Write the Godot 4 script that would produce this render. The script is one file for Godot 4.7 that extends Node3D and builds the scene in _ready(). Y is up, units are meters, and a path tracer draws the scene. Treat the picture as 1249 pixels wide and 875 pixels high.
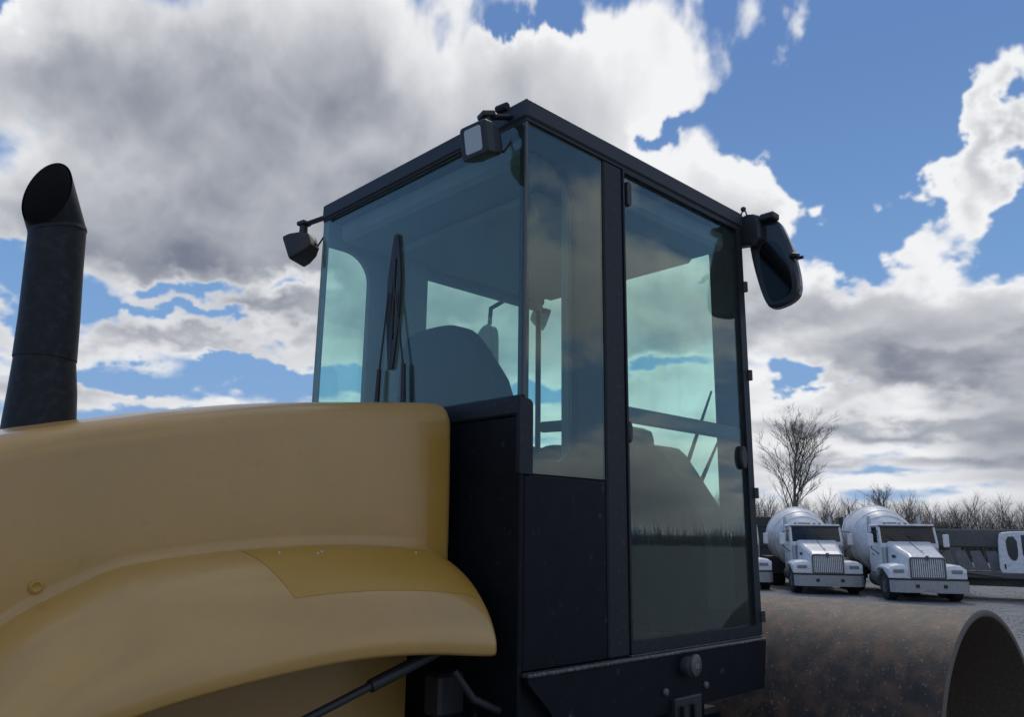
extends Node3D
# A soil compactor seen from behind its right side, mixer trucks and bare woods beyond.
# x runs forward along the compactor, y up, z to its right; the cab's rear right corner stands over the origin.

var M := {}
var rng := RandomNumberGenerator.new()

# ------------------------------------------------------------------ mesh buffer
class Buf:
	var v := PackedVector3Array()
	var n := PackedVector3Array()
	var ix := PackedInt32Array()

	func tri(a: Vector3, b: Vector3, c: Vector3, na: Vector3, nb: Vector3, nc: Vector3) -> void:
		var k := v.size()
		v.append(a); n.append(na)
		if (b - a).cross(c - a).dot(na + nb + nc) > 0.0:
			v.append(c); n.append(nc); v.append(b); n.append(nb)
		else:
			v.append(b); n.append(nb); v.append(c); n.append(nc)
		ix.append(k); ix.append(k + 1); ix.append(k + 2)

	# flat convex polygon that faces out
	func poly(p: Array, out: Vector3) -> void:
		var nn := Vector3.ZERO
		for i in p.size():
			var a: Vector3 = p[i]
			var b: Vector3 = p[(i + 1) % p.size()]
			nn += Vector3((a.y - b.y) * (a.z + b.z), (a.z - b.z) * (a.x + b.x), (a.x - b.x) * (a.y + b.y))
		if nn.length() < 1e-12:
			return
		nn = nn.normalized()
		if nn.dot(out) < 0.0:
			nn = -nn
		for i in range(1, p.size() - 1):
			tri(p[0], p[i], p[i + 1], nn, nn, nn)

	# smooth sheet through rows of points; it faces away from the point inside
	func sheet(rows: Array, inside: Vector3, closed := false) -> void:
		var h := rows.size()
		var w: int = rows[0].size()
		var nn := []
		var total := 0.0
		for i in h:
			var line := PackedVector3Array()
			for j in w:
				var a: Vector3 = rows[maxi(i - 1, 0)][j]
				var b: Vector3 = rows[mini(i + 1, h - 1)][j]
				var c: Vector3 = rows[i][(j - 1 + w) % w if closed else maxi(j - 1, 0)]
				var d: Vector3 = rows[i][(j + 1) % w if closed else mini(j + 1, w - 1)]
				var m := (b - a).cross(d - c)
				if m.length() < 1e-12:
					var ii := clampi(i, 1, h - 2) if h > 2 else i
					a = rows[maxi(ii - 1, 0)][j]; b = rows[mini(ii + 1, h - 1)][j]
					c = rows[ii][(j - 1 + w) % w if closed else maxi(j - 1, 0)]; d = rows[ii][(j + 1) % w if closed else mini(j + 1, w - 1)]
					m = (b - a).cross(d - c)
				m = m.normalized()
				var at: Vector3 = rows[i][j]
				total += m.dot((at - inside).normalized())
				line.append(m)
			nn.append(line)
		var s := 1.0 if total >= 0.0 else -1.0
		var k := v.size()
		for i in h:
			for j in w:
				v.append(rows[i][j]); n.append(nn[i][j] * s)
		var wl := w if closed else w - 1
		for i in h - 1:
			for j in wl:
				var j2 := (j + 1) % w
				var a := k + i * w + j
				var b := k + i * w + j2
				var c := k + (i + 1) * w + j2
				var d := k + (i + 1) * w + j
				var g := (v[b] - v[a]).cross(v[d] - v[a]) + (v[d] - v[c]).cross(v[b] - v[c])
				if g.dot(n[a] + n[b] + n[c] + n[d]) > 0.0:
					ix.append_array([a, c, b, a, d, c])
				else:
					ix.append_array([a, b, c, a, c, d])

	# box with chamfered edges
	func box(t: Transform3D, size: Vector3, bev := 0.0) -> void:
		var h := size * 0.5
		var o := t.origin
		if bev <= 0.0:
			for ax in 3:
				for s in [-1.0, 1.0]:
					var u := (ax + 1) % 3
					var w := (ax + 2) % 3
					var pts := []
					for q in [[-1, -1], [1, -1], [1, 1], [-1, 1]]:
						var p := Vector3.ZERO
						p[ax] = h[ax] * s; p[u] = h[u] * q[0]; p[w] = h[w] * q[1]
						pts.append(t * p)
					var e := Vector3.ZERO
					e[ax] = s
					poly(pts, t.basis * e)
			return
		var c := minf(bev, minf(h.x, minf(h.y, h.z)) * 0.95)
		for ax in 3:
			var u := (ax + 1) % 3
			var w := (ax + 2) % 3
			for s in [-1.0, 1.0]:
				var pts := []
				for q in [[-1, -1], [1, -1], [1, 1], [-1, 1]]:
					var p := Vector3.ZERO
					p[ax] = h[ax] * s; p[u] = (h[u] - c) * q[0]; p[w] = (h[w] - c) * q[1]
					pts.append(t * p)
				var e := Vector3.ZERO
				e[ax] = s
				poly(pts, t.basis * e)
			for q in [[-1, -1], [1, -1], [1, 1], [-1, 1]]:
				var pts := []
				for k in [[-1, 0], [1, 0], [1, 1], [-1, 1]]:
					var p := Vector3.ZERO
					p[ax] = (h[ax] - c) * k[0]
					p[u] = (h[u] - (c if k[1] == 0 else 0.0)) * q[0]
					p[w] = (h[w] - (0.0 if k[1] == 0 else c)) * q[1]
					pts.append(t * p)
				var e := Vector3.ZERO
				e[u] = q[0]; e[w] = q[1]
				poly(pts, t.basis * e)
		for sx in [-1.0, 1.0]:
			for sy in [-1.0, 1.0]:
				for sz in [-1.0, 1.0]:
					var e := Vector3(sx, sy, sz)
					var pts := []
					for ax in 3:
						var p := Vector3((h.x - c) * sx, (h.y - c) * sy, (h.z - c) * sz)
						p[ax] = h[ax] * e[ax]
						pts.append(t * p)
					poly(pts, t.basis * e)

	func bx(x0: float, x1: float, y0: float, y1: float, z0: float, z1: float, bev := 0.0) -> void:
		box(Transform3D(Basis(), Vector3(x0 + x1, y0 + y1, z0 + z1) * 0.5), Vector3(absf(x1 - x0), absf(y1 - y0), absf(z1 - z0)), bev)

	# tube along a path
	func tube(p: Array, r: Array, seg := 10, caps := true, flat := 1.0) -> void:
		var rows := []
		var side := Vector3.ZERO
		for i in p.size():
			var d: Vector3 = (p[mini(i + 1, p.size() - 1)] - p[maxi(i - 1, 0)]).normalized()
			if side == Vector3.ZERO:
				side = d.cross(Vector3.UP if absf(d.y) < 0.9 else Vector3.RIGHT).normalized()
			side = (side - d * side.dot(d)).normalized()
			var up := d.cross(side)
			var ring := []
			var rad: float = r[mini(i, r.size() - 1)]
			for j in seg:
				var a := TAU * j / seg
				ring.append(p[i] + side * cos(a) * rad + up * sin(a) * rad * flat)
			rows.append(ring)
		var k := v.size()
		var nn := []
		for i in rows.size():
			var mid: Vector3 = p[i]
			for j in seg:
				v.append(rows[i][j]); n.append((rows[i][j] - mid).normalized())
		for i in rows.size() - 1:
			for j in seg:
				var a := k + i * seg + j
				var b := k + i * seg + (j + 1) % seg
				var c := b + seg
				var d := a + seg
				if (v[b] - v[a]).cross(v[d] - v[a]).dot(n[a]) > 0.0:
					ix.append_array([a, c, b, a, d, c])
				else:
					ix.append_array([a, b, c, a, c, d])
		if caps:
			poly(rows[0], p[0] - p[1])
			poly(rows[-1], p[-1] - p[-2])

	# turned shape: profile of (distance along the axis, radius)
	func lathe(t: Transform3D, prof: Array, seg := 32, flat_steps := false) -> void:
		for i in prof.size() - 1:
			var a: Vector2 = prof[i]
			var b: Vector2 = prof[i + 1]
			var tan_a := b - a
			var tan_b := b - a
			if not flat_steps:
				if i > 0 and (a - prof[i - 1]).normalized().dot((b - a).normalized()) > 0.6:
					tan_a = (a - prof[i - 1]).normalized() + (b - a).normalized()
				if i < prof.size() - 2 and (prof[i + 2] - b).normalized().dot((b - a).normalized()) > 0.6:
					tan_b = (b - a).normalized() + (prof[i + 2] - b).normalized()
			tan_a = tan_a.normalized(); tan_b = tan_b.normalized()
			for j in seg:
				var f := TAU * j / seg
				var g := TAU * (j + 1) / seg
				var d0 := Vector3(0, cos(f), sin(f))
				var d1 := Vector3(0, cos(g), sin(g))
				var A := t * (Vector3(a.x, 0, 0) + d0 * a.y)
				var B := t * (Vector3(a.x, 0, 0) + d1 * a.y)
				var C := t * (Vector3(b.x, 0, 0) + d1 * b.y)
				var D := t * (Vector3(b.x, 0, 0) + d0 * b.y)
				var nA := t.basis * (Vector3(-tan_a.y, 0, 0) + d0 * tan_a.x)
				var nB := t.basis * (Vector3(-tan_a.y, 0, 0) + d1 * tan_a.x)
				var nC := t.basis * (Vector3(-tan_b.y, 0, 0) + d1 * tan_b.x)
				var nD := t.basis * (Vector3(-tan_b.y, 0, 0) + d0 * tan_b.x)
				if b.y > 1e-6:
					tri(A, C, D, nA, nC, nD)
				if a.y > 1e-6:
					tri(A, B, C, nA, nB, nC)

	# plate with the outline outer (2-D, mapped by t: x across, y up, z through) and, if given, an opening of as many points
	func plate(t: Transform3D, outer: PackedVector2Array, inner: PackedVector2Array, thick: float) -> void:
		var k := outer.size()
		var zs := [0.0, -thick]
		var mid := Vector2.ZERO
		for p in outer:
			mid += p / k
		for s in 2:
			var out: Vector3 = t.basis.z * (1.0 if s == 0 else -1.0)
			if inner.is_empty():
				var tris := Geometry2D.triangulate_polygon(outer)
				for q in range(0, tris.size(), 3):
					var pts := []
					for e in 3:
						pts.append(t * Vector3(outer[tris[q + e]].x, outer[tris[q + e]].y, zs[s]))
					poly(pts, out)
			else:
				for i in k:
					var j := (i + 1) % k
					var a := t * Vector3(outer[i].x, outer[i].y, zs[s])
					var b := t * Vector3(outer[j].x, outer[j].y, zs[s])
					var c := t * Vector3(inner[j].x, inner[j].y, zs[s])
					var d := t * Vector3(inner[i].x, inner[i].y, zs[s])
					poly([a, b, c], out)
					poly([a, c, d], out)
		var ccw := Geometry2D.is_polygon_clockwise(outer)
		for loop in ([outer] if inner.is_empty() else [outer, inner]):
			for i in k:
				var j := (i + 1) % k
				var e: Vector2 = loop[j] - loop[i]
				var o2 := Vector2(e.y, -e.x) * (-1.0 if ccw else 1.0)
				if loop != outer:
					o2 = -o2
				poly([t * Vector3(loop[i].x, loop[i].y, 0), t * Vector3(loop[j].x, loop[j].y, 0), t * Vector3(loop[j].x, loop[j].y, -thick), t * Vector3(loop[i].x, loop[i].y, -thick)], t.basis * Vector3(o2.x, o2.y, 0))

	func mesh() -> ArrayMesh:
		var arr := []
		arr.resize(Mesh.ARRAY_MAX)
		arr[Mesh.ARRAY_VERTEX] = v
		arr[Mesh.ARRAY_NORMAL] = n
		arr[Mesh.ARRAY_INDEX] = ix
		var m := ArrayMesh.new()
		m.add_surface_from_arrays(Mesh.PRIMITIVE_TRIANGLES, arr)
		return m

func put(called: String, b: Buf, m: Material, parent: Node3D = self) -> MeshInstance3D:
	var o := MeshInstance3D.new()
	o.name = called
	o.mesh = b.mesh()
	o.material_override = m
	parent.add_child(o, true)
	return o

func same(called: String, src: MeshInstance3D, at: Transform3D, parent: Node3D) -> MeshInstance3D:
	var o := MeshInstance3D.new()
	o.name = called
	o.mesh = src.mesh
	o.material_override = src.material_override
	o.transform = at
	parent.add_child(o, true)
	return o

var used := {}
func numbered(called: String) -> String:
	var k: int = used.get(called, 0)
	used[called] = k + 1
	return called if k == 0 else "%s_%03d" % [called, k]

func thing(called: String, label: String, category: String, at := Vector3.ZERO, turn := 0.0, group := "") -> Node3D:
	var o := Node3D.new()
	o.name = numbered(called)
	add_child(o)
	o.position = at
	o.rotation.y = turn
	tag(o, label, category, group)
	return o

func tag(o: Node3D, label: String, category: String, group := "") -> void:
	o.set_meta("label", label)
	o.set_meta("category", category)
	if group != "":
		o.set_meta("group", group)

func rrect(x0: float, y0: float, x1: float, y1: float, r: Array, seg := 6) -> PackedVector2Array:
	# corners: lower left, lower right, upper right, upper left
	var p := PackedVector2Array()
	var c := [Vector2(x0 + r[0], y0 + r[0]), Vector2(x1 - r[1], y0 + r[1]), Vector2(x1 - r[2], y1 - r[2]), Vector2(x0 + r[3], y1 - r[3])]
	for k in 4:
		for i in seg + 1:
			var a := PI + PI / 2 * k + PI / 2 * i / seg
			p.append(c[k] + Vector2(cos(a), sin(a)) * r[k])
	return p

const SIDE := Basis(Vector3(1, 0, 0), Vector3(0, 1, 0), Vector3(0, 0, 1))
const REAR := Basis(Vector3(0, 0, 1), Vector3(0, 1, 0), Vector3(-1, 0, 0))

# ------------------------------------------------------------------ materials
func lin(r: float, g: float, b: float) -> Color:
	return Color(r, g, b).linear_to_srgb()

func mat(r: float, g: float, b: float, rough: float, metal := 0.0) -> StandardMaterial3D:
	var m := StandardMaterial3D.new()
	m.albedo_color = lin(r, g, b)
	m.roughness = rough
	m.metallic = metal
	return m

func ramp(stops: Array) -> Gradient:
	var g := Gradient.new()
	var off := PackedFloat32Array()
	var col := PackedColorArray()
	for s in stops:
		off.append(s[0])
		var c: Color = s[1]
		var k := c.linear_to_srgb()
		k.a = c.a
		col.append(k)
	g.offsets = off
	g.colors = col
	return g

func noise_tex(s: int, freq: float, octaves: int, stops: Array, size := 512, kind := FastNoiseLite.TYPE_SIMPLEX_SMOOTH) -> NoiseTexture2D:
	var f := FastNoiseLite.new()
	f.seed = s
	f.noise_type = kind
	f.frequency = freq
	f.fractal_octaves = octaves
	f.fractal_type = FastNoiseLite.FRACTAL_FBM if octaves > 1 else FastNoiseLite.FRACTAL_NONE
	var t := NoiseTexture2D.new()
	t.width = size
	t.height = size
	t.seamless = true
	t.noise = f
	if not stops.is_empty():
		t.color_ramp = ramp(stops)
	return t

func textured(m: StandardMaterial3D, tex: Texture2D, scale: float, world := true) -> StandardMaterial3D:
	m.albedo_color = Color.WHITE
	m.albedo_texture = tex
	m.uv1_triplanar = true
	m.uv1_world_triplanar = world
	m.uv1_scale = Vector3.ONE * scale
	return m

func over(m: StandardMaterial3D, tex: Texture2D, scale: float, world := true) -> StandardMaterial3D:
	m.detail_enabled = true
	m.detail_albedo = tex
	m.detail_blend_mode = BaseMaterial3D.BLEND_MODE_MIX
	m.detail_uv_layer = BaseMaterial3D.DETAIL_UV_2
	m.uv2_triplanar = true
	m.uv2_world_triplanar = world
	m.uv2_scale = Vector3.ONE * scale
	return m

# dried splashes and stone scars: pale flecks of many sizes, and a few dark ones
func grit_tex() -> ImageTexture:
	var g := RandomNumberGenerator.new()
	g.seed = 19
	var n := 1024
	var im := Image.create_empty(n, n, false, Image.FORMAT_RGBA8)
	im.fill(Color(0.3, 0.28, 0.26, 0.0))
	for k in 5200:
		var pale := g.randf() < 0.72
		var r := pow(g.randf(), 4.0) * (7.0 if pale else 12.0) + 0.7
		var tone := g.randf_range(0.22, 0.42) if pale else g.randf_range(0.006, 0.02)
		var col := Color(tone, tone * 0.96, tone * 0.93).linear_to_srgb()
		var most := g.randf_range(0.25, 0.9) if pale else g.randf_range(0.2, 0.6)
		var cx := g.randf() * n
		var cy := g.randf() * n
		var sq := g.randf_range(0.5, 1.0)
		var ph := g.randf() * TAU
		for y in range(int(-r) - 1, int(r) + 2):
			for x in range(int(-r) - 1, int(r) + 2):
				var q := Vector2(x, y).rotated(ph)
				q.y /= sq
				var edge := r * (0.8 + 0.25 * sin(q.angle() * 3.0 + ph))
				var al := clampf(edge - q.length() + 0.5, 0.0, 1.0) * most
				if al > 0.02:
					var px := posmod(int(cx) + x, n)
					var py := posmod(int(cy) + y, n)
					col.a = maxf(al, im.get_pixel(px, py).a)
					im.set_pixel(px, py, col)
	return ImageTexture.create_from_image(im)

func materials() -> void:
	# sun-faded yellow paint: hue drifts in broad patches, fine specks of grime
	var y := mat(0.5, 0.3, 0.1, 0.42)
	textured(y, noise_tex(3, 0.006, 4, [[0.0, Color(0.43, 0.254, 0.06)], [0.5, Color(0.465, 0.27, 0.066)], [1.0, Color(0.49, 0.274, 0.076)]]), 0.7)
	over(y, noise_tex(5, 0.02, 6, [[0.0, Color(0.40, 0.27, 0.10, 0.35)], [0.4, Color(0.3, 0.2, 0.09, 0.0)], [0.72, Color(0.2, 0.14, 0.06, 0.0)], [0.86, Color(0.18, 0.125, 0.05, 0.10)], [1.0, Color(0.12, 0.08, 0.04, 0.22)]], 1024), 0.8)
	y.clearcoat_enabled = true
	y.clearcoat = 0.8
	y.clearcoat_roughness = 0.2
	M.yellow = y
	var u := mat(0.5, 0.3, 0.1, 0.36)
	textured(u, noise_tex(13, 0.01, 4, [[0.0, Color(0.42, 0.238, 0.036)], [1.0, Color(0.45, 0.25, 0.046)]]), 0.9)
	over(u, noise_tex(15, 0.12, 2, [[0.0, Color(0.5, 0.45, 0.35, 0.0)], [0.8, Color(0.5, 0.45, 0.35, 0.0)], [1.0, Color(0.5, 0.45, 0.35, 0.5)]]), 2.0)
	M.fresh_yellow = u
	# black cab paint with scuffs and dust
	var k := mat(0.018, 0.022, 0.028, 0.42)
	over(k, noise_tex(7, 0.05, 4, [[0.0, Color(0.12, 0.12, 0.12, 0.0)], [0.6, Color(0.12, 0.12, 0.12, 0.0)], [0.8, Color(0.10, 0.10, 0.10, 0.12)], [1.0, Color(0.2, 0.2, 0.2, 0.35)]]), 1.3)
	k.metallic_specular = 0.32
	M.black = k
	M.roof = mat(0.026, 0.032, 0.042, 0.6)
	var ks := mat(0.013, 0.016, 0.022, 0.45)
	textured(ks, noise_tex(8, 0.02, 4, [[0.0, Color(0.005, 0.007, 0.011)], [1.0, Color(0.009, 0.012, 0.016)]]), 1.0)
	over(ks, noise_tex(17, 0.05, 5, [[0.0, Color(0.1, 0.1, 0.1, 0.0)], [0.78, Color(0.1, 0.1, 0.1, 0.0)], [0.9, Color(0.10, 0.10, 0.10, 0.25)], [1.0, Color(0.2, 0.2, 0.2, 0.6)]]), 0.45)
	ks.metallic_specular = 0.25
	M.black_scuffed = ks
	M.rubber = mat(0.018, 0.018, 0.019, 0.75)
	M.plastic = mat(0.022, 0.024, 0.027, 0.5)
	M.gloss_plastic = mat(0.035, 0.04, 0.05, 0.12)
	M.steel = mat(0.35, 0.35, 0.36, 0.4, 0.9)
	M.worn_edge = over(mat(0.022, 0.025, 0.03, 0.4), noise_tex(9, 0.06, 5, [[0.0, Color(0.2, 0.2, 0.2, 0.0)], [0.5, Color(0.2, 0.2, 0.2, 0.05)], [0.7, Color(0.25, 0.25, 0.25, 0.5)], [1.0, Color(0.35, 0.35, 0.35, 0.9)]]), 2.0)
	M.inner = mat(0.30, 0.305, 0.30, 0.8)
	M.lock_metal = mat(0.12, 0.12, 0.125, 0.45, 0.5)
	M.trim = mat(0.004, 0.004, 0.005, 0.7)
	M.headliner = mat(0.27, 0.28, 0.28, 0.85)
	M.seat = mat(0.03, 0.035, 0.045, 0.8)
	M.grey_rail = mat(0.10, 0.105, 0.105, 0.5)
	M.floor_mat = mat(0.05, 0.05, 0.048, 0.85)
	var g := StandardMaterial3D.new()
	g.albedo_color = Color(lin(0.77, 0.995, 0.91), 0.02)
	g.transparency = BaseMaterial3D.TRANSPARENCY_ALPHA
	g.refraction_enabled = true
	g.refraction_scale = 0.05
	# wiped dust: faint smears that dim the pane a little
	g.albedo_texture = noise_tex(81, 0.012, 6, [[0.0, Color(0.93, 0.94, 0.93)], [0.4, Color(0.985, 0.985, 0.985)], [0.6, Color(1, 1, 1)], [1.0, Color(1, 1, 1)]])
	g.uv1_triplanar = true
	g.uv1_world_triplanar = true
	g.uv1_scale = Vector3(0.9, 0.5, 0.9)
	g.roughness = 0.0
	g.metallic_specular = 0.5
	M.glass = g
	M.lens = mat(0.5, 0.52, 0.54, 0.12)
	# stack: matt black heat paint with streaks
	M.stack = over(mat(0.012, 0.014, 0.018, 0.5), noise_tex(31, 0.03, 4, [[0.0, Color(0.06, 0.06, 0.065, 0.0)], [0.5, Color(0.06, 0.06, 0.065, 0.1)], [1.0, Color(0.05, 0.05, 0.055, 0.6)]]), 2.0)
	M.stack.metallic_specular = 0.32
	M.mirror_glass = mat(0.05, 0.052, 0.056, 0.08, 1.0)
	M.soot = mat(0.008, 0.008, 0.009, 0.9)
	# drum: rusty steel with dried mud and grit
	var d := mat(0.1, 0.08, 0.06, 0.62)
	textured(d, noise_tex(41, 0.014, 6, [[0.0, Color(0.022, 0.02, 0.02)], [0.35, Color(0.038, 0.031, 0.029)], [0.5, Color(0.06, 0.044, 0.036)], [0.62, Color(0.095, 0.057, 0.037)], [0.78, Color(0.13, 0.076, 0.046)], [1.0, Color(0.165, 0.105, 0.065)]], 1024), 0.75)
	over(d, grit_tex(), 1.0)
	d.heightmap_enabled = true
	d.heightmap_texture = noise_tex(43, 0.11, 4, [], 1024)
	d.heightmap_scale = 0.10
	d.metallic = 0.15
	M.drum = d
	M.drum_lip = over(mat(0.10, 0.078, 0.06, 0.6), noise_tex(44, 0.06, 4, [[0.0, Color(0.05, 0.04, 0.035, 0.7)], [0.5, Color(0.1, 0.08, 0.06, 0.2)], [1.0, Color(0.3, 0.27, 0.24, 0.8)]]), 2.0)
	# gravel yard
	var gr := mat(0.2, 0.2, 0.2, 0.9)
	textured(gr, noise_tex(51, 0.02, 5, [[0.0, Color(0.13, 0.128, 0.125)], [0.5, Color(0.19, 0.188, 0.185)], [1.0, Color(0.27, 0.265, 0.26)]], 1024), 0.07)
	over(gr, noise_tex(53, 0.13, 3, [[0.0, Color(0.08, 0.08, 0.08, 0.5)], [0.4, Color(0.15, 0.15, 0.15, 0.1)], [0.6, Color(0.3, 0.3, 0.3, 0.1)], [1.0, Color(0.42, 0.41, 0.4, 0.8)]], 1024), 0.35)
	gr.heightmap_enabled = true
	gr.heightmap_texture = noise_tex(51, 0.02, 5, [], 1024)
	gr.heightmap_scale = 4.0
	M.gravel = gr
	# trucks
	M.white = over(mat(0.74, 0.75, 0.77, 0.35), noise_tex(61, 0.02, 4, [[0.0, Color(0.3, 0.29, 0.28, 0.0)], [0.5, Color(0.35, 0.34, 0.33, 0.05)], [1.0, Color(0.3, 0.29, 0.28, 0.6)]]), 0.6)
	M.mix_drum = over(mat(0.74, 0.75, 0.77, 0.42), noise_tex(63, 0.015, 4, [[0.0, Color(0.4, 0.4, 0.4, 0.0)], [0.45, Color(0.38, 0.38, 0.38, 0.1)], [1.0, Color(0.33, 0.32, 0.31, 0.75)]]), 0.4)
	M.dull_white = over(mat(0.40, 0.41, 0.42, 0.5), noise_tex(65, 0.03, 4, [[0.0, Color(0.2, 0.19, 0.18, 0.0)], [1.0, Color(0.2, 0.19, 0.18, 0.8)]]), 0.8)
	M.dark = mat(0.02, 0.021, 0.023, 0.6)
	M.grille_bar = mat(0.045, 0.046, 0.05, 0.45)
	M.dirty_grey = over(mat(0.10, 0.10, 0.10, 0.7), noise_tex(67, 0.03, 4, [[0.0, Color(0.04, 0.04, 0.04, 0.5)], [1.0, Color(0.2, 0.19, 0.18, 0.6)]]), 0.8)
	M.chrome = mat(0.4, 0.41, 0.43, 0.3, 0.8)
	var sg := StandardMaterial3D.new()
	sg.albedo_color = Color(lin(0.012, 0.014, 0.017), 0.8)
	sg.transparency = BaseMaterial3D.TRANSPARENCY_ALPHA
	sg.roughness = 0.03
	M.truck_glass = sg
	M.lamp_glass = mat(0.22, 0.25, 0.28, 0.08)
	M.concrete = over(mat(0.2, 0.205, 0.21, 0.85), noise_tex(69, 0.02, 4, [[0.0, Color(0.1, 0.1, 0.1, 0.4)], [1.0, Color(0.3, 0.3, 0.3, 0.5)]]), 0.5)
	M.boom = over(mat(0.10, 0.105, 0.105, 0.6), noise_tex(71, 0.02, 4, [[0.0, Color(0.06, 0.06, 0.06, 0.5)], [1.0, Color(0.16, 0.16, 0.15, 0.5)]]), 0.5)
	M.bark = mat(0.12, 0.10, 0.085, 0.9)
	M.twig = mat(0.16, 0.135, 0.115, 0.9)
	M.brush = mat(0.13, 0.108, 0.092, 0.95)
	M.amber = mat(0.35, 0.16, 0.04, 0.3)
	M.bin = mat(0.03, 0.038, 0.036, 0.6)

# ------------------------------------------------------------------ sky
# Where the cloud deck opens or closes: azimuth, elevation, their reaches (degrees), cover, thickness.
var DECK := [
	[71.6, 31.5, 5.3, 3.9, -1.15, 0.00],
	[67.3, 26.5, 3.5, 3.8, -0.90, 0.00],
	[72.6, 25.6, 2.4, 2.9, -0.90, 0.00],
	[67.8, 19.8, 1.8, 1.3, -0.55, 0.00],
	[76.6, 32.1, 2.8, 1.3, -0.60, 0.00],
	[77.9, 18.2, 1.0, 0.8, -0.50, 0.00],
	[64.6, 27.7, 2.2, 2.6, -0.40, 0.00],
	[62.7, 25.6, 1.7, 1.0, -0.30, 0.00],
	[45.3, 36.1, 2.4, 1.1, -0.85, 0.00],
	[48.6, 35.1, 1.2, 0.6, -0.30, 0.00],
	[55.9, 28.1, 1.6, 0.9, -0.60, 0.00],
	[59.7, 29.6, 1.4, 1.0, -0.55, 0.00],
	[42.6, 35.4, 1.1, 0.5, -0.30, 0.00],
	[11.5, 14.9, 3.5, 1.2, -0.85, 0.00],
	[19.9, 16.6, 2.9, 1.0, -0.60, 0.00],
	[26.1, 16.9, 2.6, 1.5, -0.75, 0.00],
	[20.2, 13.9, 6.4, 0.5, -0.60, 0.00],
	[15.4, 9.7, 3.9, 0.5, -0.60, 0.00],
	[26.6, 10.7, 3.4, 0.8, -0.75, 0.00],
	[10.1, 12.6, 1.3, 0.7, -0.40, 0.00],
	[21.0, 18.8, 1.4, 0.8, -0.30, 0.00],
	[63.2, 10.5, 2.4, 0.9, -0.95, 0.00],
	[69.0, 3.0, 6.4, 0.4, -0.15, 0.00],
	[7.8, 30.6, 0.9, 0.6, -0.50, 0.00],
	[54.5, 12.8, 3.5, 0.9, -0.70, 0.00],
	[46.1, 10.6, 2.4, 0.9, -0.60, 0.00],
	[40.0, 13.4, 3.6, 0.6, -0.30, 0.00],
	[30.2, 17.0, 1.7, 1.2, -0.30, 0.00],
	[31.2, 10.7, 1.7, 0.9, -0.40, 0.00],
	[22.3, 27.6, 20.4, 6.4, 0.55, 0.30],
	[34.7, 22.5, 6.9, 3.9, 0.40, 0.30],
	[52.5, 32.1, 8.8, 4.5, 0.55, -0.30],
	[59.6, 22.9, 4.0, 2.4, 0.70, -0.50],
	[64.1, 21.0, 2.7, 1.5, 0.80, -0.50],
	[78.2, 25.5, 1.7, 4.2, 1.10, -0.25],
	[76.1, 21.8, 2.7, 2.5, 0.90, -0.25],
	[72.4, 19.4, 2.9, 1.8, 0.70, -0.35],
	[74.9, 15.6, 4.4, 2.1, 0.70, 0.05],
	[73.6, 11.6, 5.6, 1.9, 0.90, 1.25],
	[67.0, 15.5, 5.5, 2.2, 0.70, 0.00],
	[70.0, 8.7, 8.5, 0.7, 0.35, -0.45],
	[69.4, 7.3, 8.5, 0.6, 0.45, 0.35],
	[70.3, 6.1, 8.3, 0.4, 0.35, -0.35],
	[69.2, 5.1, 8.5, 0.4, 0.35, 0.30],
	[70.1, 3.9, 8.3, 0.4, 0.40, -0.30],
	[65.5, 9.3, 3.0, 0.8, 0.50, -0.20],
	[73.3, 13.2, 3.6, 0.8, 0.10, -0.30],
	[68.7, 11.5, 3.0, 0.7, 0.30, -0.35],
	[10.3, 29.8, 2.9, 1.8, 0.20, -0.45],
	[24.7, 32.2, 3.1, 2.9, 0.00, -0.25],
	[16.3, 18.9, 8.4, 1.1, 0.60, -0.35],
	[25.8, 14.6, 3.9, 1.7, 0.45, -0.30],
	[39.8, 20.5, 3.7, 2.3, 0.30, -0.50],
	[13.3, 8.2, 6.1, 0.8, 0.50, -0.20],
	[20.0, 8.3, 6.2, 0.6, 0.40, -0.20],
	[21.1, 11.9, 7.1, 0.5, 0.55, -0.20],
	[43.4, 29.6, 3.9, 3.2, 0.30, -0.30],
	[65.1, 34.2, 2.3, 1.9, 0.00, -0.30],
	[40.5, 15.8, 4.9, 2.1, 0.80, -0.95],
	[55.8, 16.3, 4.6, 2.3, 0.80, -0.90],
	[55.6, 10.2, 5.1, 1.5, 0.80, -0.90],
	[31.4, 16.5, 3.0, 2.3, 0.50, -0.40],
	[56.0, 6.4, 5.0, 1.2, 0.60, -0.40],
	[46.4, 7.6, 2.4, 1.2, 0.60, -0.40],
	[44.0, 18.0, 55.0, 30.0, 0.17, 0.00],
	[322.0, 24.0, 42.0, 24.0, -0.80, 0.00],
]
var nz_a := FastNoiseLite.new()
var nz_b := FastNoiseLite.new()
var nz_w := FastNoiseLite.new()
var nz_c := FastNoiseLite.new()
var nz_e := FastNoiseLite.new()
var TO_SUN := Vector3(sin(deg_to_rad(62.0)) * cos(deg_to_rad(48.0)), sin(deg_to_rad(48.0)), -cos(deg_to_rad(62.0)) * cos(deg_to_rad(48.0)))

# the deck's edges are ragged: how far (degrees) to look aside
func ragged(az: float, el: float) -> Vector2:
	var a := deg_to_rad(az)
	var p := Vector3(sin(a) * 57.3, 32.0 * log(el + 5.0), -cos(a) * 57.3)
	var k := clampf(el * 0.06, 0.12, 1.0)
	return Vector2(nz_e.get_noise_3dv(p) * 5.0, nz_e.get_noise_3dv(p + Vector3(50, 20, 10)) * 4.2 * k)

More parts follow.
